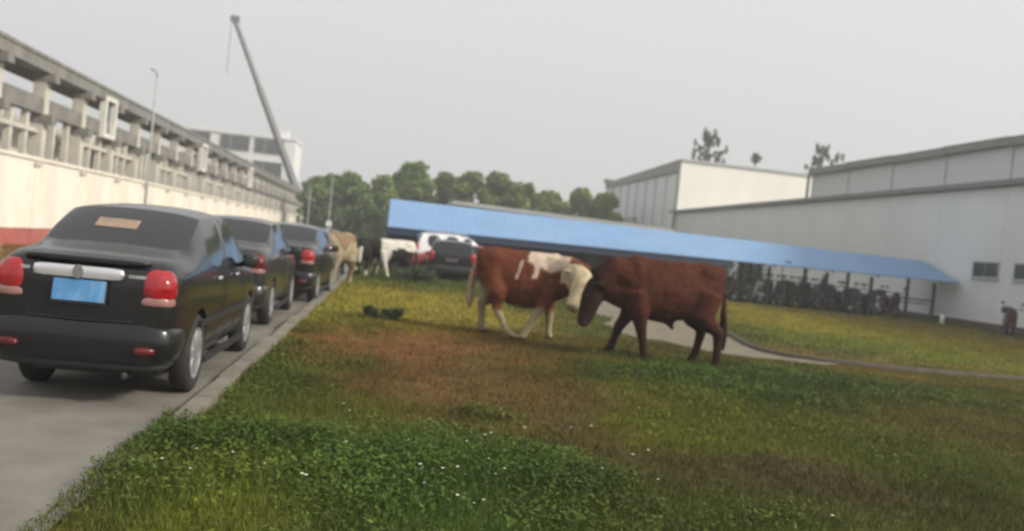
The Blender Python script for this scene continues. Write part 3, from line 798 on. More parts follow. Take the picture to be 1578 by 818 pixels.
# ================================================================== TREES
def tree(label, x, y, h, w, n=2600, leaf=.26, ca=(.020, .034, .012), cb=(.075, .098, .030), sparse=False, group='trees beyond the blue canopy'):
    t = thing('broadleaf_tree', label, 'tree', (x, y, 0), group=group)
    cl = []
    if sparse:
        for i in range(48):                     # upright leafy shoots near the top
            an = random.uniform(0, 6.28); rr = w * .5 * random.random() ** .7; zc = h - w * (.12 + .75 * random.random()) - rr * .5
            cl.append((rr * math.cos(an), rr * math.sin(an), zc, w * .05, w * .05, w * random.uniform(.07, .13)))
        for q in (-.15, .12): cl.append((w * q, 0, h - w * .18, w * .06, w * .06, w * .17))
    else:
        for i in range(46):
            an = random.uniform(0, 6.28); f = (i + .5) / 46
            prof = math.sin(math.pi * min(1, .12 + .86 * f)) ** .6 * (1.0 - .25 * f)
            rr = w * .52 * prof * random.uniform(.35, 1.0); s = w * random.choice([.08, .10, .13, .16, .20]) * random.uniform(.85, 1.1)
            cl.append((rr * math.cos(an), rr * math.sin(an), min(h * (.12 + .84 * f), h - s * .75), s, s, s * random.uniform(.7, 1.0)))
    leaf_cloud('crown', cl, n, leaf, ca, cb, parent=t)
    tb = MB(); tb.tube([(0, 0, -.1), (.05, 0, h * .3), (-.06, .05, h * .62), (.0, 0, h * .92)], [h * .022, h * .017, h * .010, h * .003], 7)
    for c in cl[:8]:
        z0 = max(h * .18, c[2] - w * .25); tb.tube([(0, 0, z0), (c[0] * .5, c[1] * .5, (z0 + c[2]) / 2 + .15), (c[0], c[1], c[2])], [h * .008, h * .006, h * .003], 5)
    tb.build('trunk', M['bark'], t, smooth=True)
    return t
TR = [(-9.6, 112, 8.0, 4.6, 'small round tree at the left end of the far tree line behind the thin poles'),
      (-6.6, 96, 7.4, 4.6, 'dark tree just left of the blue canopy end, behind the right thin pole'),
      (-4.4, 96, 7.9, 5.6, 'broad dark tree rising above the black and white cow'),
      (-1.2, 93, 7.6, 5.0, 'rounded tree just above the left end of the blue canopy'),
      (2.2, 95, 9.8, 5.8, 'tallest tree of the far line, standing over the left part of the canopy'),
      (5.4, 98, 9.2, 5.2, 'uneven topped tree right of the tallest tree in the far line'),
      (8.2, 95, 9.5, 5.4, 'mid green tree above the brown and white cow'),
      (11.2, 97, 9.8, 5.6, 'full crowned tree above the middle of the blue canopy'),
      (14.2, 95, 8.9, 5.6, 'sloping tree where the far tree line drops to the right'),
      (17.2, 97, 8.3, 5.2, 'lowest tree in the dip of the far tree line'),
      (20.4, 95, 9.0, 5.0, 'pale green tree left of the tall far wing of the building'),
      (23.3, 96, 8.8, 5.0, 'yellowish tree touching the edge of the tall far wing'),
      (0.3, 103, 8.7, 5.0, 'tree filling the gap left of the tallest tree'),
      (7.0, 104, 9.4, 5.2, 'tree filling the gap right of the uneven topped tree'),
      (12.7, 104, 9.2, 5.0, 'tree behind and between the full crowned tree and the sloping tree'),
      (15.8, 103, 8.6, 5.0, 'tree behind the dip, right of the sloping tree'),
      (18.9, 104, 8.9, 5.2, 'tree behind the lowest tree, towards the far wing'),
      (22.2, 104, 9.2, 5.0, 'tree half hidden behind the pale green and yellowish trees')]
for i, (x, y, h, w, lb) in enumerate(TR):
    yl = x / 24 if x > 0 else 0
    tree(lb, x, y, h, w * 1.12, 6500, .25, (.075 + .025 * yl, .120 + .015 * yl, .036), (.225 + .07 * yl, .305 + .05 * yl, .085))
for i, (x, y, lb) in enumerate([(-6.4, 97, 'dark bush at the foot of the far trees beyond the parked cars'), (-4.6, 88, 'dark bush behind the black and white cow at the foot of the trees'), (-1.4, 86, 'dark bush against the left end of the canopy')]):
    shrub(lb, x, y, 3.2, 4.6, 3600, .22, (.045, .075, .026), (.12, .17, .05), cat='bush')
tree('thin sparse tree top showing above the left of the cream end wall', 37.6, 104, 19.0, 4.8, 2600, .13, (.06, .075, .05), (.13, .15, .10), True, group='tree tops above the far wing')
tree('sparse tree top between the cream end wall and the grey roof edge', 50.4, 100, 18.2, 4.8, 2600, .13, (.06, .075, .05), (.13, .15, .10), True, group='tree tops above the far wing')
tree('tiny sprig of tree top over the middle of the cream end wall', 42.9, 102, 16.3, 1.3, 260, .16, (.06, .075, .05), (.13, .15, .10), True, group='tree tops above the far wing')

# thin haze in the air
hz = MB().box((0, 95, 24), (520, 330, 50)).build('haze', [])
struct(hz, 'stuff')
hm = bpy.data.materials.new('haze_air'); hm.use_nodes = True
hn = hm.node_tree.nodes; hn.remove(hn['Principled BSDF'])
pv_ = hn.new('ShaderNodeVolumePrincipled'); pv_.inputs['Color'].default_value = (.95, .96, .97, 1); pv_.inputs['Density'].default_value = 0.0021
pv_.inputs['Anisotropy'].default_value = .2
hm.node_tree.links.new(pv_.outputs[0], hn['Material Output'].inputs['Volume'])
hz.data.materials.append(hm)

# ================================================================== CARS
def body_mesh(rows, win, arches, paint, top_glass):
    """rows: y, halfw, zbot, zmid, zbelt, wbelt, zrail, wrail, ztop.  Loft, smooth, cut wheel arches, split the glass off."""
    rings = []
    for (y, w, zb, zm, zbelt, wb, zr, wr, zt) in rows:
        h = [(0, zb), (w * .70, zb), (w * .93, zb + .05), (w, zm), (w * .985, zbelt - .13), (wb, zbelt), (wr, zr), (wr * .66, zt - .012), (0, zt)]
        ring = [(x, y, z) for x, z in h] + [(-x, y, z) for x, z in h[-2:0:-1]]
        rings.append(ring)
    seg = len(rings[0]); n = len(rings); b = MB()
    vs = [p for r_ in rings for p in r_]; fs = []; mi = []
    for i in range(n - 1):
        ym = (rows[i][0] + rows[i + 1][0]) / 2
        for k in range(seg):
            k2 = (k + 1) % seg
            fs.append((i * seg + k, i * seg + k2, (i + 1) * seg + k2, (i + 1) * seg + k))
            m_ = 0
            if k in (5, 10):                     # between belt and rail
                for j, (a, c) in enumerate(win):
                    if a < ym < c: m_ = 3 + j * 2 + (0 if k == 5 else 1)
            if k in (6, 7, 8, 9):
                for j, (a, c) in enumerate(top_glass):
                    if a < ym < c: m_ = 1 + j
            mi.append(m_)
    fs.append(tuple(range(seg - 1, -1, -1))); fs.append(tuple((n - 1) * seg + k for k in range(seg))); mi += [0, 0]
    me = bpy.data.meshes.new('shell'); me.from_pydata(vs, [], fs)
    nm = 3 + 2 * len(win)
    for i in range(nm): me.materials.append(paint if i == 0 else M['glass'])
    me.materials.append(M['plastic'])
    me.polygons.foreach_set('material_index', mi)
    bm = bmesh.new(); bm.from_mesh(me); bmesh.ops.recalc_face_normals(bm, faces=bm.faces)
    cl = bm.edges.layers.float.get('crease_edge') or bm.edges.layers.float.new('crease_edge')
    for e in bm.edges:
        ms = {f.material_index for f in e.link_faces}
        if len(ms) > 1: e[cl] = .65
    bm.to_mesh(me); bm.free()
    cb = MB()
    for (y, r_) in arches:
        for s_ in (-1, 1): cb.rings([[(s_ * .52, y + r_ * math.cos(a), .31 + r_ * math.sin(a)) for a in [2 * math.pi * q / 28 for q in range(28)]], [(s_ * 1.2, y + r_ * math.cos(a), .31 + r_ * math.sin(a)) for a in [2 * math.pi * q / 28 for q in range(28)]]])
    cb.mi = [nm] * len(cb.f)
    cme = cb.mesh('arch_cutter', [M['plastic']] * (nm + 1))
    cut = bpy.data.objects.new('arch_cutter', cme); COL.objects.link(cut)
    res = evaluated(me, [('SUBSURF', dict(levels=2, render_levels=2)), ('BOOLEAN', dict(object=cut, operation='DIFFERENCE', solver='EXACT', material_mode='INDEX'))])
    bpy.data.objects.remove(cut)
    parts = {}
    names = [m.name if m else '' for m in res.materials]
    for p in res.polygons:
        i = p.material_index
        if i >= nm: i = 'arch%d' % ((p.center.x > 0) + 2 * (p.center.y > 0))
        parts.setdefault(i, []).append(p.index)
    out = {}
    for i, idx in parts.items():
        used = {}; v2 = []; f2 = []
        for pi in idx:
            f = []
            for v in res.polygons[pi].vertices:
                if v not in used: used[v] = len(v2); v2.append(tuple(res.vertices[v].co))
                f.append(used[v])
            f2.append(f)
        key = i
        if key in out: continue
        m2 = bpy.data.meshes.new('body' if i == 0 else 'part'); m2.from_pydata(v2, [], f2)
        m2.materials.append(paint if i == 0 else (M['plastic'] if str(key).startswith('arch') else M['glass']))
        m2.polygons.foreach_set('use_smooth', [True] * len(f2)); m2.update()
        out[key] = m2
    return out

_wh = {}
def wheel_meshes(r_, w_):
    k = (r_, w_)
    if k not in _wh:
        t = MB().lathe_y([(r_ * .66, w_ * .42), (r_ * .74, w_ * .5), (r_ * .92, w_ * .5), (r_, w_ * .36), (r_, -w_ * .36), (r_ * .92, -w_ * .5), (r_ * .66, -w_ * .5)], 32).mesh('wheel', M['rubber'], True)
        rm_ = MB().lathe_y([(r_ * .67, w_ * .44), (r_ * .63, w_ * .45), (r_ * .60, w_ * .30), (r_ * .2, w_ * .22), (.001, w_ * .22)], 32, mi=1)
        rm_.lathe_y([(r_ * .68, w_ * .40), (r_ * .665, w_ * .50), (r_ * .61, w_ * .49), (r_ * .60, w_ * .30)], 32)
        for s_ in range(7):
            a = 2 * math.pi * s_ / 7; ca, sa = math.cos(a), math.sin(a)
            q = lambda rr, o, x: (x, rr * ca - o * sa, rr * sa + o * ca)
            rm_.prism([q(r_ * .1, -.030, w_ * .25), q(r_ * .1, .030, w_ * .25), q(r_ * .63, .040, w_ * .25), q(r_ * .63, -.040, w_ * .25)],
                      [q(r_ * .1, -.024, w_ * .43), q(r_ * .1, .024, w_ * .43), q(r_ * .63, .028, w_ * .46), q(r_ * .63, -.028, w_ * .46)])
        rm_.lathe_y([(r_ * .2, w_ * .25), (r_ * .2, w_ * .44), (.001, w_ * .46)], 16)
        _wh[k] = (t, rm_.mesh('rim', [M['alloy'], M['plastic']], False))
    return _wh[k]
def add_wheels(t, ys, xw, r_=.315, w_=.20):
    tm, rm_ = wheel_meshes(r_, w_)
    for y in ys:
        for s_ in (1, -1):
            o = piece('wheel', tm, t, (s_ * (xw - w_ / 2), y, r_), 0 if s_ > 0 else math.pi)
            o.rotation_euler[0] = random.uniform(0, 1)
            piece('rim', rm_, o)

SEDAN = [(-2.25, .64, .44, .58, .86, .62, .92, .56, .925), (-2.225, .77, .34, .57, .95, .74, 1.01, .64, 1.02), (-2.12, .825, .26, .56, 1.0, .79, 1.075, .69, 1.095),
         (-1.85, .85, .22, .56, 1.02, .81, 1.10, .71, 1.115), (-1.60, .85, .20, .56, 1.02, .81, 1.13, .70, 1.155), (-1.32, .85, .19, .56, 1.015, .81, 1.275, .69, 1.31),
         (-1.04, .85, .19, .56, 1.01, .81, 1.40, .66, 1.445), (-.62, .85, .19, .56, 1.0, .81, 1.43, .65, 1.485), (-.30, .85, .19, .56, .995, .81, 1.437, .645, 1.492), (-.16, .85, .19, .56, .99, .81, 1.438, .645, 1.493), (.30, .85, .19, .56, .985, .81, 1.43, .62, 1.48),
         (.66, .85, .19, .56, .975, .80, 1.365, .62, 1.42), (.98, .85, .19, .56, .965, .80, 1.20, .66, 1.255), (1.34, .85, .20, .56, .95, .80, 1.00, .70, 1.055), (1.50, .845, .21, .56, .93, .79, .975, .69, 1.00), (1.95, .81, .23, .54, .83, .74, .87, .62, .895),
         (2.16, .73, .28, .52, .74, .66, .77, .55, .79), (2.25, .58, .36, .50, .62, .54, .66, .5, .67)]
SWIN = [(-1.04, -.30), (-.16, .66)]
STOP = [(-1.60, -1.04), (.66, 1.34)]
SUVR = [(-2.12, .66, .42, .60, .90, .66, 1.10, .60, 1.12), (-2.09, .80, .32, .60, 1.00, .79, 1.10, .69, 1.12), (-2.04, .86, .28, .60, 1.04, .82, 1.14, .72, 1.16), (-1.92, .875, .26, .60, 1.05, .83, 1.42, .69, 1.45), (-1.80, .88, .25, .60, 1.05, .84, 1.56, .66, 1.60),
        (-1.62, .88, .24, .60, 1.05, .84, 1.60, .66, 1.645), (-.95, .88, .24, .60, 1.04, .84, 1.625, .66, 1.675), (-.80, .88, .24, .60, 1.04, .84, 1.627, .66, 1.677), (-.05, .88, .24, .60, 1.03, .84, 1.62, .66, 1.67), (.08, .88, .24, .60, 1.03, .84, 1.615, .66, 1.665), (.50, .88, .24, .60, 1.02, .84, 1.56, .66, 1.61),
        (1.22, .88, .25, .60, 1.0, .84, 1.07, .74, 1.12), (1.40, .875, .26, .60, .98, .83, 1.03, .73, 1.06), (1.92, .84, .28, .58, .90, .78, .94, .66, .96), (2.12, .74, .34, .54, .80, .68, .84, .58, .85), (2.18, .60, .42, .54, .70, .56, .72, .5, .73)]
UWIN = [(-1.62, -.95), (-.80, -.05), (.08, .50)]
UTOP = [(-2.05, -1.78), (.50, 1.22)]
ARCH = [(-1.32, .375), (1.33, .375)]

from mathutils.bvhtree import BVHTree
_bvh = {}
def lens(me, s_, t0, t1, z0, z1, bulge):
    # a lamp lens that follows the body round the rear corner and swells a little out of it
    if me.name not in _bvh: _bvh[me.name] = BVHTree.FromPolygons([v.co.copy() for v in me.vertices], [tuple(p.vertices) for p in me.polygons])
    tree_ = _bvh[me.name]; b = MB(); vs = []; fs = []; NR, NA = 6, 26
    for i in range(NR + 1):
        rho = 1 - i / NR
        for k in range(NA):
            a = 2 * math.pi * k / NA; e = 2 / 3.2
            cx = math.copysign(abs(math.cos(a)) ** e, math.cos(a)) * rho; cz = math.copysign(abs(math.sin(a)) ** e, math.sin(a)) * rho
            z = (z0 + z1) / 2 + (z1 - z0) / 2 * cz
            th = R((t0 + t1) / 2 + (t1 - t0) / 2 * cx * (1 - .10 * cz))
            d = Vector((s_ * math.sin(th), -math.cos(th), 0)); o = Vector((s_ * .30, -1.75, z)) + d * 1.6
            hit = tree_.ray_cast(o, -d)[0]
            if hit is None: hit = Vector((s_ * .30, -1.75, z)) + d * .5
            off = -.012 if i == 0 else .003 + bulge * (1 - rho ** 3)
            vs.append(hit + d * off)
    for i in range(NR):
        for k in range(NA):
            k2 = (k + 1) % NA; fs.append((i * NA + k, i * NA + k2, (i + 1) * NA + k2, (i + 1) * NA + k))
    return b.add(vs, fs)
def shut_line(pts, w_=.010):
    b = MB(); b.tube(pts, w_ / 2, 4); return b
_bodies = {}
def car(kind, name, label, paint, loc, rz=0, group=None, scale=(1, 1, 1), cat='car', near=False, lights=True, plate='plate', lamp='lamp_red'):
    t = thing(name, label, cat, loc, rz, group); t.scale = scale
    key = (kind, paint)
    rows, win, tg = (SEDAN, SWIN, STOP) if kind == 'sedan' else (SUVR, UWIN, UTOP)
    if key not in _bodies: _bodies[key] = body_mesh(rows, win, ARCH, M[paint], tg)
    b = _bodies[key]
    body = piece('body', b[0], t)
    nm = {1: 'rear_window', 2: 'windscreen'}
    for i, m_ in b.items():
        if i == 0: continue
        if i in ('arch0', 'arch1', 'arch2', 'arch3'): piece('wheel_arch', m_, t)
        else: piece(nm.get(i, 'side_window'), m_, t)
    xw = .835 if kind == 'sedan' else .86
    add_wheels(t, (-1.32, 1.33), xw, .315 if kind == 'sedan' else .34)
    g = lambda n_, mb, m_, par=t, sm=False, **kw: mb.build(n_, m_, par, smooth=sm, **kw)
    for s_ in (-1, 1):
        mm = MB().ellip((s_ * .93, .62, 1.03), (.20, .11, .145), 2.8); mm.tube([(s_ * .80, .66, .98), (s_ * .90, .63, 1.0)], .03, 6)
        mo = g('wing_mirror', mm, M[paint], sm=True)
        g('mirror_glass', MB().ellip((s_ * .935, .568, 1.03), (.165, .02, .11), 2.8), M['window_dark'], mo, True)
        for y in (-.62, .28): g('door_handle', MB().ellip((s_ * .853, y, .90), (.035, .17, .035), 2.6), M['chrome'] if near else M[paint], sm=True)
    if kind == 'sedan':
        for s_ in (-1, 1):
            for y in (-.23, .80): g('door_gap', shut_line([(s_ * .856, y, .28), (s_ * .864, y, .56), (s_ * .85, y, .88), (s_ * .806, y, .99)]), M['plastic'])
            g('sill_trim', MB().box((s_ * .83, 0, .22), (.05, 2.0, .05)), M['plastic'])
            for yy, zz in (((-.86, 1.435), (-1.62, 1.10)),):
                pass
        if lights:
            for s_ in (-1, 1):
                lo = g('tail_light', lens(b[0], s_, 24, 57, .785, 1.025, .022), M[lamp], sm=True)
                g('tail_light_lower', lens(b[0], s_, 23, 55, .745, .82, .013), M['lamp_clear'], lo, True)
                g('tail_light_bulb', lens(b[0], s_, 35, 54, .83, .985, .030), M[lamp], lo, True)
                g('reflector', MB().ellip((s_ * .60, -2.265, .43), (.20, .07, .06), 2.6, rz=s_ * .25), M['lamp_dull'], sm=True)
                hl = MB().ellip((s_ * .60, 2.08, .66), (.34, .24, .17), 2.5, rz=-s_ * .5); g('headlight', hl, M['lamp_clear'], sm=True)
        g('bumper', MB().ellip((0, -1.985, .47), (1.69, .60, .34), 5, 36, 12), M[paint], sm=True)
        g('bumper_lip', MB().ellip((0, -2.02, .31), (1.56, .44, .10), 4.0, 28, 8), M['plastic'], sm=True)
        pl = MB().box((0, 0, 0), (.46, .014, .15))
        po = g('number_plate', pl, M[plate], loc=(-.02, -2.277, .825)); po.rotation_euler[0] = R(-6)
        g('plate_frame', MB().box((0, .008, 0), (.49, .012, .18)), M['plastic'], po)
        if near:
            g('chrome_bar', MB().ellip((-.04, -2.262, .955), (.80, .05, .085), 7, 28, 8), M['chrome'], sm=True)
            g('badge', MB().lathe_y([(.001, 0), (.045, 0), (.05, .006), (.045, .012), (.001, .012)], 20), M['roof_trim'], loc=(-.04, -2.295, .955)).rotation_euler[2] = R(90)
            g('badge_strip', MB().box((.47, -2.235, .95), (.16, .012, .022)), M['alloy']); g('badge_strip', MB().box((-.54, -2.235, .955), (.12, .012, .022)), M['alloy'])
            g('boot_gap', shut_line([(-.46, -2.243, .62), (-.50, -2.238, .82), (-.57, -2.20, .985)]), M['plastic']); g('boot_gap', shut_line([(.46, -2.243, .62), (.50, -2.238, .82), (.57, -2.20, .985)]), M['plastic'])
            g('boot_gap', shut_line([(-.46, -2.248, .63), (0, -2.262, .62), (.46, -2.248, .63)]), M['plastic'])
            g('spoiler_lip', MB().ellip((0, -2.17, 1.045), (1.14, .16, .045), 4, 24, 6), M[paint], sm=True)
            st = g('rear_sticker', MB().box((0, 0, 0), (.42, .006, .15)), M['sticker'], loc=(-.09, -1.315, 1.305)); st.rotation_euler[0] = R(-63)
            g('exhaust_pipe', MB().tube([(.42, -1.95, .24), (.42, -2.24, .235)], .03, 10), M['plastic'], sm=True)
            g('underbody', MB().box((0, 0, .22), (1.2, 3.5, .10)), M['plastic'])
            for s_ in (-1, 1):
                g('door_trim', MB().box((s_ * .857, -.2, .56), (.02, 2.3, .05)), M['plastic'])
    else:
        if lights:
            for s_ in (-1, 1):
                g('tail_light', MB().ellip((s_ * .735, -2.04, 1.0), (.22, .20, .42), 2.6, rz=s_ * .4), M['lamp_red'], sm=True)
                g('headlight', MB().ellip((s_ * .62, 2.04, .82), (.34, .24, .18), 2.5, rz=-s_ * .5), M['lamp_clear'], sm=True)
        g('bumper', MB().ellip((0, -2.05, .52), (1.66, .36, .30), 4.2, 28, 10), M['plastic'] if near else M[paint], sm=True)
        po = g('number_plate', MB().box((0, 0, 0), (.44, .014, .14)), M['plate_dull'], loc=(0, -2.155, .88))
        g('plate_frame', MB().box((0, .008, 0), (.47, .012, .17)), M['plastic'], po)
        for s_ in (-1, 1): g('roof_rail', MB().tube([(s_ * .60, -1.5, 1.63), (s_ * .60, -1.3, 1.70), (s_ * .60, .1, 1.70), (s_ * .60, .35, 1.63)], .022, 6), M['alloy'], sm=True)
        g('rear_wiper', MB().tube([(0, -2.03, 1.20), (.28, -1.99, 1.26)], .012, 5), M['plastic'])
        g('tailgate_gap', shut_line([(-.60, -2.12, .72), (-.62, -2.115, .98), (.62, -2.115, .98), (.60, -2.12, .72)]), M['plastic'])
    return t
ROW = 'dark cars parked nose to tail along the kerb'
car('sedan', 'parked_car', 'nearest black saloon with chrome boot bar, blue plate and orange window sticker', 'paint_black', (-2.19, 9.05, .012), 0, ROW, (.79, 1.0, 1.045), near=True)
car('sedan', 'parked_car', 'second dark car from the front, half hidden behind the nearest black saloon', 'paint_grey', (-2.34, 14.65, .012), 0, ROW, (.84, 1, 1.05), lamp='lamp_dull')
car('sedan', 'parked_car', 'third dark car in the row, with its red tail light and pale plate showing', 'paint_black', (-2.05, 19.6, .012), R(-2), ROW, (.88, 1, 1.05), plate='plate_white')
car('suv', 'parked_car', 'fourth dark car in the row, with the tan cow standing beside it', 'paint_bluegrey', (-2.25, 25.2, .012), 0, ROW, (.97, 1, .90))
car('sedan', 'parked_car', 'dark car beyond the tan cow, last of the row and almost hidden', 'paint_black', (-2.3, 31.0, .012), 0, ROW, (.9, 1, 1.03), lamp='lamp_dull')
car('suv', 'parked_hatchback', 'black hatchback seen from behind between the red car and the brown and white cow', 'paint_black', (2.47, 34.6, .012), R(-4), None, (1.05, .95, .95), near=True)
car('suv', 'parked_white_car', 'white high roofed car parked behind the black hatchback', 'paint_white', (2.95, 39.0, .012), R(-80), None, (1.0, .95, 1.10))
car('sedan', 'parked_red_car', 'red saloon showing its front end left of the black hatchback', 'paint_red', (3.0, 36.9, .012), R(88), None, (1, 1, 1.0), near=False)

# ================================================================== CATTLE
def hoof_joints(top, knee, foot_local, hind):
    pass
def nz3(co, s, off=0.0):
    return np.array([noise.noise(Vector((float(a[0]) * s + off, float(a[1]) * s + off * .7, float(a[2]) * s))) for a in co])
def cattle(name, label, origin, rz, poll, muzzle, feet, colour, S=1.0, L=1.0, ear_axis=None, tail=None, bull=False, horns=None, group=None, hump=0.0, cat='cow', belly=0.0, hs=1.0, crest=.03):
    """origin on the ground under the belly; poll, muzzle, feet (hind left, hind right, fore left, fore right) in world coordinates"""
    t = thing(name, label, cat, (origin[0], origin[1], 0), rz, group)
    Rm = Matrix.Rotation(-rz, 3, 'Z'); O = Vector((origin[0], origin[1], 0))
    loc = lambda p: Rm @ (Vector(p) - O)
    P, N = loc(poll), loc(muzzle)
    b = MB()
    def ring(x, zc, ry, rzz, top=1.0, n=20):
        r_ = []
        for k in range(n):
            a = 2 * math.pi * k / n; c, s = math.cos(a), math.sin(a)
            # slab sided: squarer than an ellipse, narrower on top
            yy = ry * math.copysign(abs(c) ** .85, c) * (1 - .16 * max(0, s)); zz = rzz * math.copysign(abs(s) ** .92, s)
            r_.append((x * L, yy * S, (zc + zz) * S))
        return r_
    tr = [(-.83, 1.13, .09, .12), (-.79, 1.13, .19, .22), (-.68, 1.10, .255, .275), (-.50, 1.055, .285, .335), (-.25, .99 , .31, .385), (.05, .965, .33, .405), (.32, .985, .305, .395), (.52, 1.01, .265, .365 + hump), (.68, 1.0, .215, .30 + hump * .6), (.80, .98, .15, .22), (.86, .97, .07, .12)]
    tr = [(x, zc - (belly if -.4 < x < .4 else 0) * .5, ry, rzz + (belly if -.4 < x < .4 else 0) * .5) for x, zc, ry, rzz in tr]
    b.rings([ring(*r_) for r_ in tr])
    # hips and shoulder blades
    for s_ in (-1, 1):
        b.ellip((-.52 * L, s_ * .17 * S, 1.20 * S), (.34, .22, .30), 2.0); b.ellip((.48 * L, s_ * .17 * S, 1.08 * S), (.36, .20, .56), 2.0)
    # neck, deep where it leaves the chest
    A = Vector((.52 * L, 0, 1.06 * S)); D = P - A; mid = A + D * .55 + Vector((0, 0, crest))
    b.tube([A - D * .12, A + D * .15, mid, P - D * .06, P], [.27 * S, .265 * S, .22 * S, .165 * S * hs, .12 * S * hs], 14)
    low = Vector((.56 * L, 0, .86 * S)); b.tube([low - D * .1, low + (P - low) * .35, low + (P - low) * .75], [.24 * S, .21 * S, .135 * S * hs], 12)
    # head
    hd = N - P; hl = hd.length; h_ = hd.normalized()
    ax = Vector(ear_axis) if ear_axis else Vector((0, 1, 0))
    if ear_axis: ax = Rm @ ax
    ax = (ax - h_ * ax.dot(h_)).normalized(); fr = ax.cross(h_).normalized()
    if fr.dot(Vector((1, 0, .4))) < 0 and not ear_axis: fr = -fr
    def hring(tt, wa, wb, off=0.0, n=14):
        c = P + hd * tt + fr * off; wa *= hs; wb *= hs
        return [c + ax * (wa * math.cos(2 * math.pi * k / n)) + fr * (wb * math.sin(2 * math.pi * k / n)) for k in range(n)]
    q = hl / .52
    b.rings([hring(-.16, .04, .05), hring(-.08, .10, .10), hring(.08, .125, .125), hring(.30, .128, .135, -.005), hring(.50, .106, .118), hring(.72, .088, .096), hring(.90, .092, .088), hring(1.0, .076, .070), hring(1.04, .03, .03)])
    for s_ in (-1, 1):                      # ears
        e0 = P + hd * .06 + ax * s_ * .10 * hs
        e1 = e0 + ax * s_ * .12 * hs; e2 = e0 + ax * s_ * .255 * hs + h_ * .04
        b.tube([e0, e1, e2], [.04, .066, .016], 8, flat=.6)
    # legs
    joints = []
    for i, f in enumerate(feet):
        F = loc(f); s_ = 1 if i % 2 == 0 else -1
        if i < 2:
            hip = Vector((-.55 * L, s_ * .14 * S, .98 * S)); st = Vector((-.44 * L, s_ * .19 * S, .72 * S)).lerp(F, .10); hk = Vector((-.70 * L, s_ * .17 * S, .47 * S)); hk = hk + (F - Vector((-.66 * L, s_ * .17 * S, 0))) * .50
            fe = F.lerp(hk, .30); fe.z = .12 * S + F.z
            b.tube([hip, st, (st + hk) * .5 + Vector((.02, 0, .02)), hk, hk.lerp(fe, .5), fe, F + Vector((.02, 0, .07)), F + Vector((.03, 0, 0))], [.22 * S, .18 * S, .12 * S, .082 * S, .060 * S, .060 * S, .060 * S, .072 * S], 12)
        else:
            sh = Vector((.50 * L, s_ * .16 * S, .92 * S)); el_ = Vector((.44 * L, s_ * .19 * S, .68 * S)).lerp(F, .08); kn = Vector((.48 * L, s_ * .17 * S, .40 * S)); kn = kn + (F - Vector((.48 * L, s_ * .17 * S, 0))) * .52
            fe = F.lerp(kn, .28); fe.z = .11 * S + F.z
            b.tube([sh, el_, (el_ + kn) * .5, kn, kn.lerp(fe, .5), fe, F + Vector((.02, 0, .07)), F + Vector((.03, 0, 0))], [.18 * S, .13 * S, .095 * S, .076 * S, .057 * S, .058 * S, .058 * S, .070 * S], 12)
        joints.append(F)
    # tail
    tl = [loc(p) for p in tail] if tail else [Vector((-.80 * L, 0, 1.26 * S)), Vector((-.90 * L, 0, 1.12 * S)), Vector((-.92 * L, .02, .80 * S)), Vector((-.90 * L, .03, .52 * S)), Vector((-.90 * L, .03, .34 * S))]
    tl = [Vector((-.70 * L, 0, 1.28 * S))] + tl
    b.tube(tl, [.050] + [.042 - .003 * i for i in range(len(tl) - 4)] + [.055, .075, .025], 8)
    if bull: b.tube([(-.02, 0, .62 * S), (-.10, 0, .53 * S), (-.16, 0, .44 * S)], [.10, .062, .025], 10)
    me = b.mesh('raw', M['hide'])
    me = evaluated(me, [('REMESH', dict(mode='VOXEL', voxel_size=.0185 * S, use_smooth_shade=True)), ('SMOOTH', dict(factor=.55, iterations=14))])
    me.name = 'body'
    me.materials.clear(); me.materials.append(M['hide'])
    n = len(me.vertices); co = np.empty(n * 3, np.float32); me.vertices.foreach_get('co', co); co = co.reshape(-1, 3)
    # folds, ribs and hip bones: uneven skin
    nor = np.empty(n * 3, np.float32); me.vertices.foreach_get('normal', nor); nor = nor.reshape(-1, 3)
    amp = np.clip((co[:, 2] - .35 * S) / .3, .15, 1)
    dsp = .022 * nz3(co, 3.0, 1) + .009 * nz3(co, 9.0, 6) + .0018 * np.sin(co[:, 0] * 46 + 3 * co[:, 2]) * (np.abs(co[:, 0]) < .34) * (co[:, 2] > .75 * S)
    co = co + nor * (dsp * amp)[:, None]; me.vertices.foreach_set('co', co.astype(np.float32).ravel()); me.update()
    Pn, Nn = np.array(P), np.array(N)
    th = ((co - Pn) @ (Nn - Pn)) / ((Nn - Pn) @ (Nn - Pn)); dh = np.linalg.norm(co - (Pn + np.clip(th, -.3, 1.1)[:, None] * (Nn - Pn)), axis=1)
    head = (th > -.30) & (dh < np.where(th < .3, .46, .30)) & (co[:, 0] > .62 * L)
    # distance from the axis of the trunk, used to tell legs and tail apart
    c = colour(co / np.array([L, S, S]), th, dh, head)
    hoof = co[:, 2] < .055 * S
    c = np.where(hoof[:, None], np.array([.05, .04, .03]), c)
    nose = head & (th > .93)
    c = np.where(nose[:, None], c * .45 + np.array([.10, .06, .05]) * .5, c)
    at = me.color_attributes.new('Col', 'FLOAT_COLOR', 'POINT'); at.data.foreach_set('color', np.concatenate([c, np.ones((n, 1))], 1).astype(np.float32).ravel())
    me.polygons.foreach_set('use_smooth', [True] * len(me.polygons))
    piece('body', me, t)
    for s_ in (-1, 1):
        e = P + hd * .36 + ax * s_ * .105 * hs + fr * .055 * hs
        MB().ellip((0, 0, 0), (.045, .045, .045)).build('eye', M['eye'], t, True, loc=e)
        nz = N - hd * .03 + ax * s_ * .035 + fr * .045
        MB().ellip((0, 0, 0), (.03, .03, .024)).build('nostril', M['eye'], t, True, loc=nz)
        if horns:
            h0 = P + ax * s_ * .085 - h_ * .02; MB().tube([h0, h0 + ax * s_ * .09 - h_ * .01 + fr * .02, h0 + ax * s_ * .13 - h_ * horns + fr * .05], [.032, .024, .006], 8).build('horn', M['horn'], t, True)
    return t

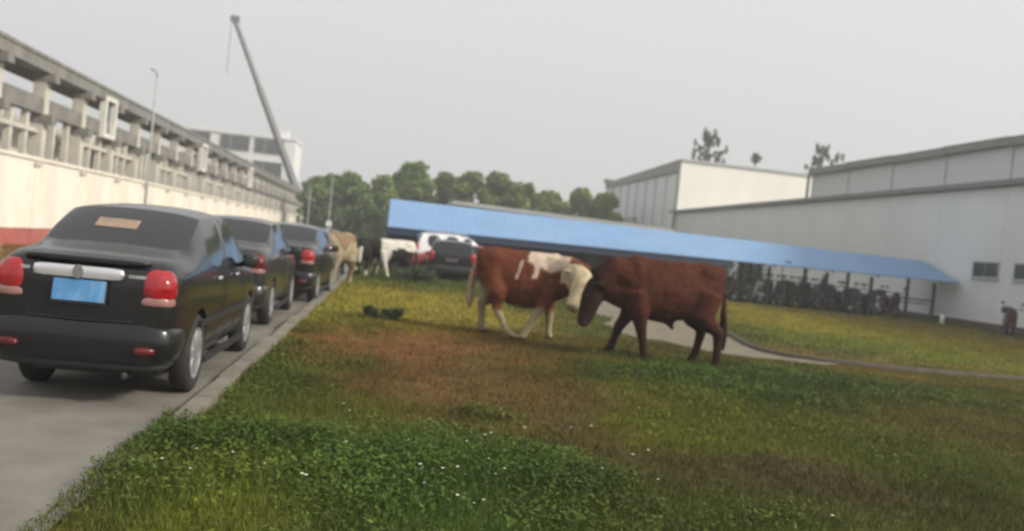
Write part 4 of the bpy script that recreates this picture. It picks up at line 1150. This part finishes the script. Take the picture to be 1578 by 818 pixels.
RED = np.array([.120, .037, .019]); CREAM = np.array([.50, .41, .27]); 
def col_simmental(co, th, dh, head):
    nn = nz3(co, 3.0); n2 = nz3(co, 7.0, 3)
    c = np.tile(RED, (len(co), 1)) * (1 + .18 * nn[:, None])
    legw = np.clip((.52 - co[:, 2] + .10 * nn) / .10, 0, 1)
    fh = head & (th > -.16 + .1 * nn)
    e = lambda w_, cc: c * (1 - w_[:, None]) + cc * w_[:, None]
    c = e(legw, np.array([.34, .28, .16]))
    # saddle of white over the shoulder with two fingers running down the flank
    x, z = co[:, 0] + .04 * n2, co[:, 2] + .05 * nn
    top = np.clip((z - (1.03 + .45 * np.abs(x - .42))) / .05, 0, 1) * np.clip((.36 - np.abs(x - .40) + .05 * nn) / .04, 0, 1)
    f1 = np.clip((.055 - np.abs(x - (.20 + .15 * (z - 1.1)))) / .03, 0, 1) * (z > .98)
    f2 = np.clip((.035 - np.abs(x - (-.06 + .22 * (z - 1.1)))) / .03, 0, 1) * (z > .92) * (z < 1.22)
    w_ = np.clip(top + f1 + f2, 0, 1)
    c = e(w_, np.array([.52, .41, .31]))
    c = e(np.clip((-.815 - co[:, 0]) / .03, 0, 1) * (co[:, 2] < 1.2), np.array([.40, .27, .19]))
    c = e(np.clip((1.0 - np.abs(co[:, 0] + .70) / .2), 0, 1) * np.clip((.85 - co[:, 2]) / .2, 0, 1), np.array([.36, .29, .18]))
    c = e(fh.astype(float) * np.clip((np.where(th < .3, .46, .27) - dh) / .03, 0, 1) * (th > -.2), CREAM * (1 + .15 * nn[:, None]))
    return np.clip(c, .004, 1)
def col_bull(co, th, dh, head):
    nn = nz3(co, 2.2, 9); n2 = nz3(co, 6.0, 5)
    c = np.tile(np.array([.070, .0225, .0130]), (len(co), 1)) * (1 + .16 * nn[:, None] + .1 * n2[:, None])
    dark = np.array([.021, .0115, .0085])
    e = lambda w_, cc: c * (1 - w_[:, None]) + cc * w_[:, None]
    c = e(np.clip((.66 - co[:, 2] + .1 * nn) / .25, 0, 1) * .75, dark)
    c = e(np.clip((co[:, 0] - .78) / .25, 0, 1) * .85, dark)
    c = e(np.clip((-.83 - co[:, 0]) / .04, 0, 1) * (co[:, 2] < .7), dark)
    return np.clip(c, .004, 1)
def col_tan(co, th, dh, head):
    nn = nz3(co, 2.5, 2)
    c = np.tile(np.array([.30, .25, .165]), (len(co), 1)) * (1 + .2 * nn[:, None])
    patch = np.clip((nz3(co, 1.9, 21) - .05) / .08, 0, 1)[:, None]
    c = c * (1 - patch) + np.array([.22, .15, .09]) * patch
    w_ = (head & (dh < .19)).astype(float)[:, None] * (th > .05)[:, None]
    return np.clip(c * (1 - w_) + np.array([.64, .53, .43]) * w_, .004, 1)
def col_holstein(co, th, dh, head):
    v = nz3(co, 1.7, 33)
    black = np.clip((v + .10) / .05, 0, 1)
    black = np.where((co[:, 0] > .58) | head, 1, black)
    black = np.where((co[:, 0] < .58) & (co[:, 2] > 1.10) & ~head, 0, black)         # white along the back
    black = np.where((co[:, 0] > .18) & (co[:, 0] < .58) & (co[:, 2] < 1.15), 0, black)   # white shoulder and foreleg
    black = np.where((co[:, 0] < .1) & (co[:, 2] < 1.0), np.maximum(black, np.clip((v + .25) / .05, 0, 1)), black)
    black = np.where((co[:, 0] < .16) & (co[:, 2] < 1.04 + .1 * v), 1, black)
    black = np.where((co[:, 2] < .30) & (co[:, 0] < 0), 0, black)
    blaze = head & (dh < .2) & (np.abs(co[:, 1] - blaze_y) < .055)
    black = np.where(blaze, 0, black)[:, None]
    return np.clip(np.array([.022, .019, .016]) * black + np.array([.60, .57, .50]) * (1 - black), .004, 1)
blaze_y = .33
cattle('brown_white_cow', 'red brown cow with cream face and white shoulder saddle, head against the dark bull', (2.30, 14.72), R(-10),
       (3.20, 14.05, 1.17), (2.98, 13.84, .62), [(1.72, 15.10, .0), (2.16, 14.38, .0), (2.86, 14.90, .0), (2.30, 14.36, .0)], col_simmental, 1.09, 1.0,
       ear_axis=(1, .1, .20), tail=[(1.50, 14.86, 1.30), (1.43, 14.86, 1.10), (1.42, 14.86, .8), (1.43, 14.86, .58), (1.44, 14.86, .40)], horns=.05, belly=.10, hs=1.22, crest=.07)
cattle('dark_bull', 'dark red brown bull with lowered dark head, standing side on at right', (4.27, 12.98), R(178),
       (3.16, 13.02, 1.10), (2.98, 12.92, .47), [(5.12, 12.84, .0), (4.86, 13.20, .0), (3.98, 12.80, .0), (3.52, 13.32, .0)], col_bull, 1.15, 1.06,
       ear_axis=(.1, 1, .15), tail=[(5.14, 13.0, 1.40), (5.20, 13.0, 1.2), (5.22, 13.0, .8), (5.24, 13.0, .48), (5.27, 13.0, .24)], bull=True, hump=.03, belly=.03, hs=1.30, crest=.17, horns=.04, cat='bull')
cattle('tan_cow', 'tan cow with pale face standing close beside the fourth dark car', (-1.42, 24.9), R(-112),
       (-1.79, 23.85, 1.22), (-1.71, 23.55, .64), [(-1.05, 25.5, 0), (-1.49, 25.6, 0), (-1.42, 24.35, 0), (-1.80, 24.45, 0)], col_tan, 1.07, 1.0, ear_axis=(1, 0, .05))
cattle('black_white_cow', 'white backed cow with black belly patches, standing left of the red car', (.16, 31.3), R(196),
       (-.66, 31.0, 1.10), (-.80, 30.75, .60), [(.72, 31.3, 0), (.86, 31.6, 0), (.06, 31.0, 0), (-.44, 31.3, 0)], col_holstein, 1.02, .92, ear_axis=(1, -.2, 0))
def col_black(co, th, dh, head):
    n_ = len(co); nn = nz3(co, 2.4, 12)
    w_ = head & (np.abs(co[:, 1]) < .05) & (dh < .2) & (th > .05)
    w_ |= (co[:, 2] < .34) & (nn > -.2)
    w_ |= (co[:, 0] < .3) & (nn > .32)
    return np.clip(np.where(w_[:, None], np.array([.60, .56, .50]), np.array([.021, .018, .015])), .004, 1)
cattle('black_cow', 'black cow with a white blaze facing the camera, between tan cow and white backed cow', (-.86, 31.2), R(-94),
       (-.93, 30.15, 1.02), (-.94, 29.85, .50), [(-.68, 31.8, 0), (-1.02, 31.85, 0), (-.74, 30.65, 0), (-1.10, 30.7, 0)], col_black, .98, 1.0, ear_axis=(1, 0, 0))

# ================================================================== SCOOTERS AND PERSON UNDER THE CANOPY
sw_t, sw_r = None, None
def scooter(label, x, y, rz, paint, box=False, shade=None):
    t = thing('motor_scooter', label, 'scooter', (x, y, 0), rz, 'scooters parked under the blue canopy' if y > 38 else None); t.scale = (1.55, 1.15, 1.22) if y > 38 else (1.2, 1.1, 1.1)
    tm = MB().lathe_y([(.12, -.05), (.20, -.055), (.235, -.03), (.235, .03), (.20, .055), (.12, .05)], 18).mesh('wheel', M['rubber'], True) if 'sc_w' not in _wh else _wh['sc_w'][0]
    if 'sc_w' not in _wh:
        hb = MB().lathe_y([(.001, -.05), (.125, -.045), (.125, .045), (.001, .05)], 14).mesh('hub', M['alloy'], True); _wh['sc_w'] = (tm, hb)
    for yy in (-.62, .64): o = piece('wheel', tm, t, (0, yy, .235)); piece('hub', _wh['sc_w'][1], o)
    m_ = M[paint]
    b = MB()                                     # lofted rear body
    def rg(y_, w_, z0, z1): return [(w_ * math.cos(a) , y_, (z0 + z1) / 2 + (z1 - z0) / 2 * math.sin(a)) for a in [2 * math.pi * k / 12 for k in range(12)]]
    b.rings([rg(-.95, .05, .62, .72), rg(-.85, .12, .50, .76), rg(-.55, .17, .36, .74), rg(-.20, .165, .24, .70), rg(-.08, .14, .20, .60), rg(-.04, .10, .22, .40)])
    b.build('rear_body', m_, t, True)
    MB().box((0, .12, .27), (.28, .50, .07)).build('footboard', M['plastic'], t, bevel=.02)
    MB().prism([(-.19, .34, .28), (.19, .34, .28), (.17, .40, .28), (-.17, .40, .28)], [(-.16, .52, .95), (.16, .52, .95), (.13, .60, .95), (-.13, .60, .95)]).build('leg_shield', m_, t, bevel=.02)
    MB().ellip((0, .62, .42), (.17, .46, .17), 2.2).build('front_fender', m_, t, True)
    MB().tube([(0, .64, .25), (0, .52, .85), (0, .47, 1.02)], .03, 8).build('fork', M['plastic'], t, True)
    MB().ellip((0, -.42, .76), (.28, .74, .11), 2.6).build('seat', M['plastic'], t, True)
    MB().tube([(-.34, .40, 1.06), (-.15, .47, 1.03), (.15, .47, 1.03), (.34, .40, 1.06)], .018, 6).build('handlebar', M['plastic'], t, True)
    MB().ellip((0, .52, 1.0), (.22, .16, .16), 2.3).build('headlamp', M['window_dark'], t, True)
    for s_ in (-1, 1):
        MB().tube([(s_ * .24, .44, 1.04), (s_ * .30, .42, 1.22)], .008, 5).build('mirror_stem', M['plastic'], t)
        MB().ellip((s_ * .31, .41, 1.26), (.13, .03, .09)).build('mirror', M['plastic'], t, True)
    MB().ellip((0, -.93, .70), (.14, .06, .07)).build('rear_light', M['lamp_dull'], t, True)
    if box:
        MB().ellip((0, -.88, .98), (.38, .34, .30), 4).build('top_box', M['scoot_black'], t, True)
    if shade:
        sp_ = MB()
        sp_.prism([(-.36, -.35, 1.78), (.36, -.35, 1.78), (.36, .55, 1.70), (-.36, .55, 1.70)], [(-.20, -.25, 1.93), (.20, -.25, 1.93), (.20, .45, 1.86), (-.20, .45, 1.86)]); sh_ = sp_.build('rain_shade', M['cloth_navy'], t)
        MB().tube([(0, .48, .95), (0, .30, 1.75)], .016, 6).build('shade_pole', M['plastic'], sh_)
    return t
kinds = ['scoot_black', 'scoot_grey', 'scoot_silver', 'scoot_black', 'scoot_grey', 'scoot_black', 'scoot_black', 'scoot_grey', 'scoot_black', 'scoot_black', 'scoot_grey', 'scoot_black']
cn = {'scoot_black': 'black', 'scoot_maroon': 'maroon', 'scoot_silver': 'silver', 'scoot_grey': 'dark grey'}
nth = ['first', 'second', 'third', 'fourth', 'fifth', 'sixth', 'seventh', 'eighth', 'ninth', 'tenth', 'eleventh', 'twelfth']
xs_ = [16.6, 17.3, 17.95, 18.9, 19.5, 20.1, 20.75, 21.25, 22.1, 22.75, 23.3, 23.75]
for i, (x, k_) in enumerate(zip(xs_, kinds)):
    rz = R(random.choice([150, 165, 185, 200, 172, 20])) if i < 11 else R(100)
    bx = i in (3, 6, 9); sd = i in (4, 6)
    extra = ' with navy shade' if sd and not bx else ' with black box and navy shade' if sd else ' with black box' if bx else ''
    scooter(f'{cn[k_]} scooter{extra}, {nth[i]} from the bull in the canopy row', x, 41.75 + random.uniform(-.35, .25), rz, k_, bx, sd)
xs2 = [17.0, 18.3, 19.2, 20.5, 21.4, 22.45, 23.5]
for i, x in enumerate(xs2):
    scooter(f'dark scooter in the back row under the canopy, {nth[i]} from the bull', x, 42.75 + random.uniform(-.1, .1), R(random.choice([165, 180, 195])), ['scoot_black', 'scoot_grey', 'scoot_blue'][i % 3], i % 3 == 0)
scooter('grey scooter beside the thin post, between the row and the last thick post', 24.55, 42.0, R(160), 'scoot_grey')
scooter('maroon scooter standing alone nearest the last thick canopy post', 25.75, 42.1, R(178), 'scoot_maroon', True)
scooter('maroon scooter by the building wall at the right edge of the picture', 25.9, 33.4, R(150), 'scoot_maroon', True)
bol = thing('bollard', 'short pale bollard at the foot of the wall right of the last canopy post', 'bollard', (26.6, 38.9, 0))
MB().tube([(0, 0, 0), (0, 0, .42), (0, 0, .46)], [.10, .10, .06], 12).build('post', M['white_wall'], bol, True); MB().box((0, 0, .02), (.3, .3, .06)).build('foot', M['concrete'], bol)

def person(label, x, y, rz):
    t = thing('person', label, 'person', (x, y, 0), rz)
    b = MB()
    def el(cx, cz, rx, ry, cy=0, n=14): return [(cx + rx * math.cos(2 * math.pi * k / n), cy + ry * math.sin(2 * math.pi * k / n), cz) for k in range(n)]
    b.rings([el(0, .84, .13, .09), el(0, .92, .165, .115), el(0, 1.05, .155, .11), el(0, 1.20, .175, .12), el(0, 1.36, .20, .125), el(0, 1.45, .17, .10), el(0, 1.50, .08, .07), el(0, 1.58, .055, .058)])
    b.rings([el(0, 1.54, .045, .05), el(0, 1.58, .062, .07, .01), el(0, 1.64, .074, .09, .012), el(0, 1.70, .078, .097, .008), el(0, 1.76, .068, .085, 0), el(0, 1.80, .035, .045, 0)])
    b.ellip((0, .105, 1.655), (.028, .04, .045)); 
    for s_ in (-1, 1):
        b.ellip((s_ * .078, 0, 1.665), (.02, .04, .06))
        b.tube([(s_ * .185, 0, 1.40), (s_ * .235, -.01, 1.12), (s_ * .235, .05, .88)], [.062, .05, .036], 10)
        b.ellip((s_ * .237, .07, .80), (.035, .075, .10))
        for q in range(4): b.tube([(s_ * .237, .04 + q * .021, .77), (s_ * .234, .045 + q * .021, .72), (s_ * .225, .05 + q * .02, .68 + .006 * abs(q - 1))], [.0105, .010, .008], 6)
        b.tube([(s_ * .232, .095, .81), (s_ * .225, .125, .76), (s_ * .22, .13, .73)], [.012, .011, .009], 6)
        b.tube([(s_ * .09, 0, .88), (s_ * .10, .01, .48), (s_ * .10, -.01, .10)], [.098, .068, .048], 12)
        b.ellip((s_ * .10, .05, .045), (.095, .27, .09), 2.4)
    me = evaluated(b.mesh('raw', M['person']), [('REMESH', dict(mode='VOXEL', voxel_size=.009, use_smooth_shade=True)), ('SMOOTH', dict(factor=.5, iterations=3))])
    me.name = 'body'; me.materials.clear(); me.materials.append(M['person'])
    n = len(me.vertices); co = np.empty(n * 3, np.float32); me.vertices.foreach_get('co', co); co = co.reshape(-1, 3)
    skin = np.array([.38, .23, .16]); shirt = np.array([.020, .024, .042]); trouser = np.array([.026, .026, .03]); shoe = np.array([.012, .012, .012])
    c = np.tile(shirt, (n, 1)); c[co[:, 2] > 1.515] = skin; c[co[:, 2] < .93] = trouser; c[(np.abs(co[:, 0]) > .19) & (co[:, 2] < .93)] = shirt
    c[(np.abs(co[:, 0]) > .185) & (co[:, 2] < .87)] = skin; c[co[:, 2] < .09] = shoe
    at = me.color_attributes.new('Col', 'FLOAT_COLOR', 'POINT'); at.data.foreach_set('color', np.concatenate([c, np.ones((n, 1))], 1).astype(np.float32).ravel())
    me.polygons.foreach_set('use_smooth', [True] * len(me.polygons))
    piece('body', me, t)
    h_ = MB(); h_.ellip((0, -.012, 1.735), (.172, .205, .16), 2.1); h_.build('hair', M['scoot_black'], t, True)
    return t
person('person in dark navy clothes standing behind the scooters under the canopy', 22.6, 43.2, R(170))
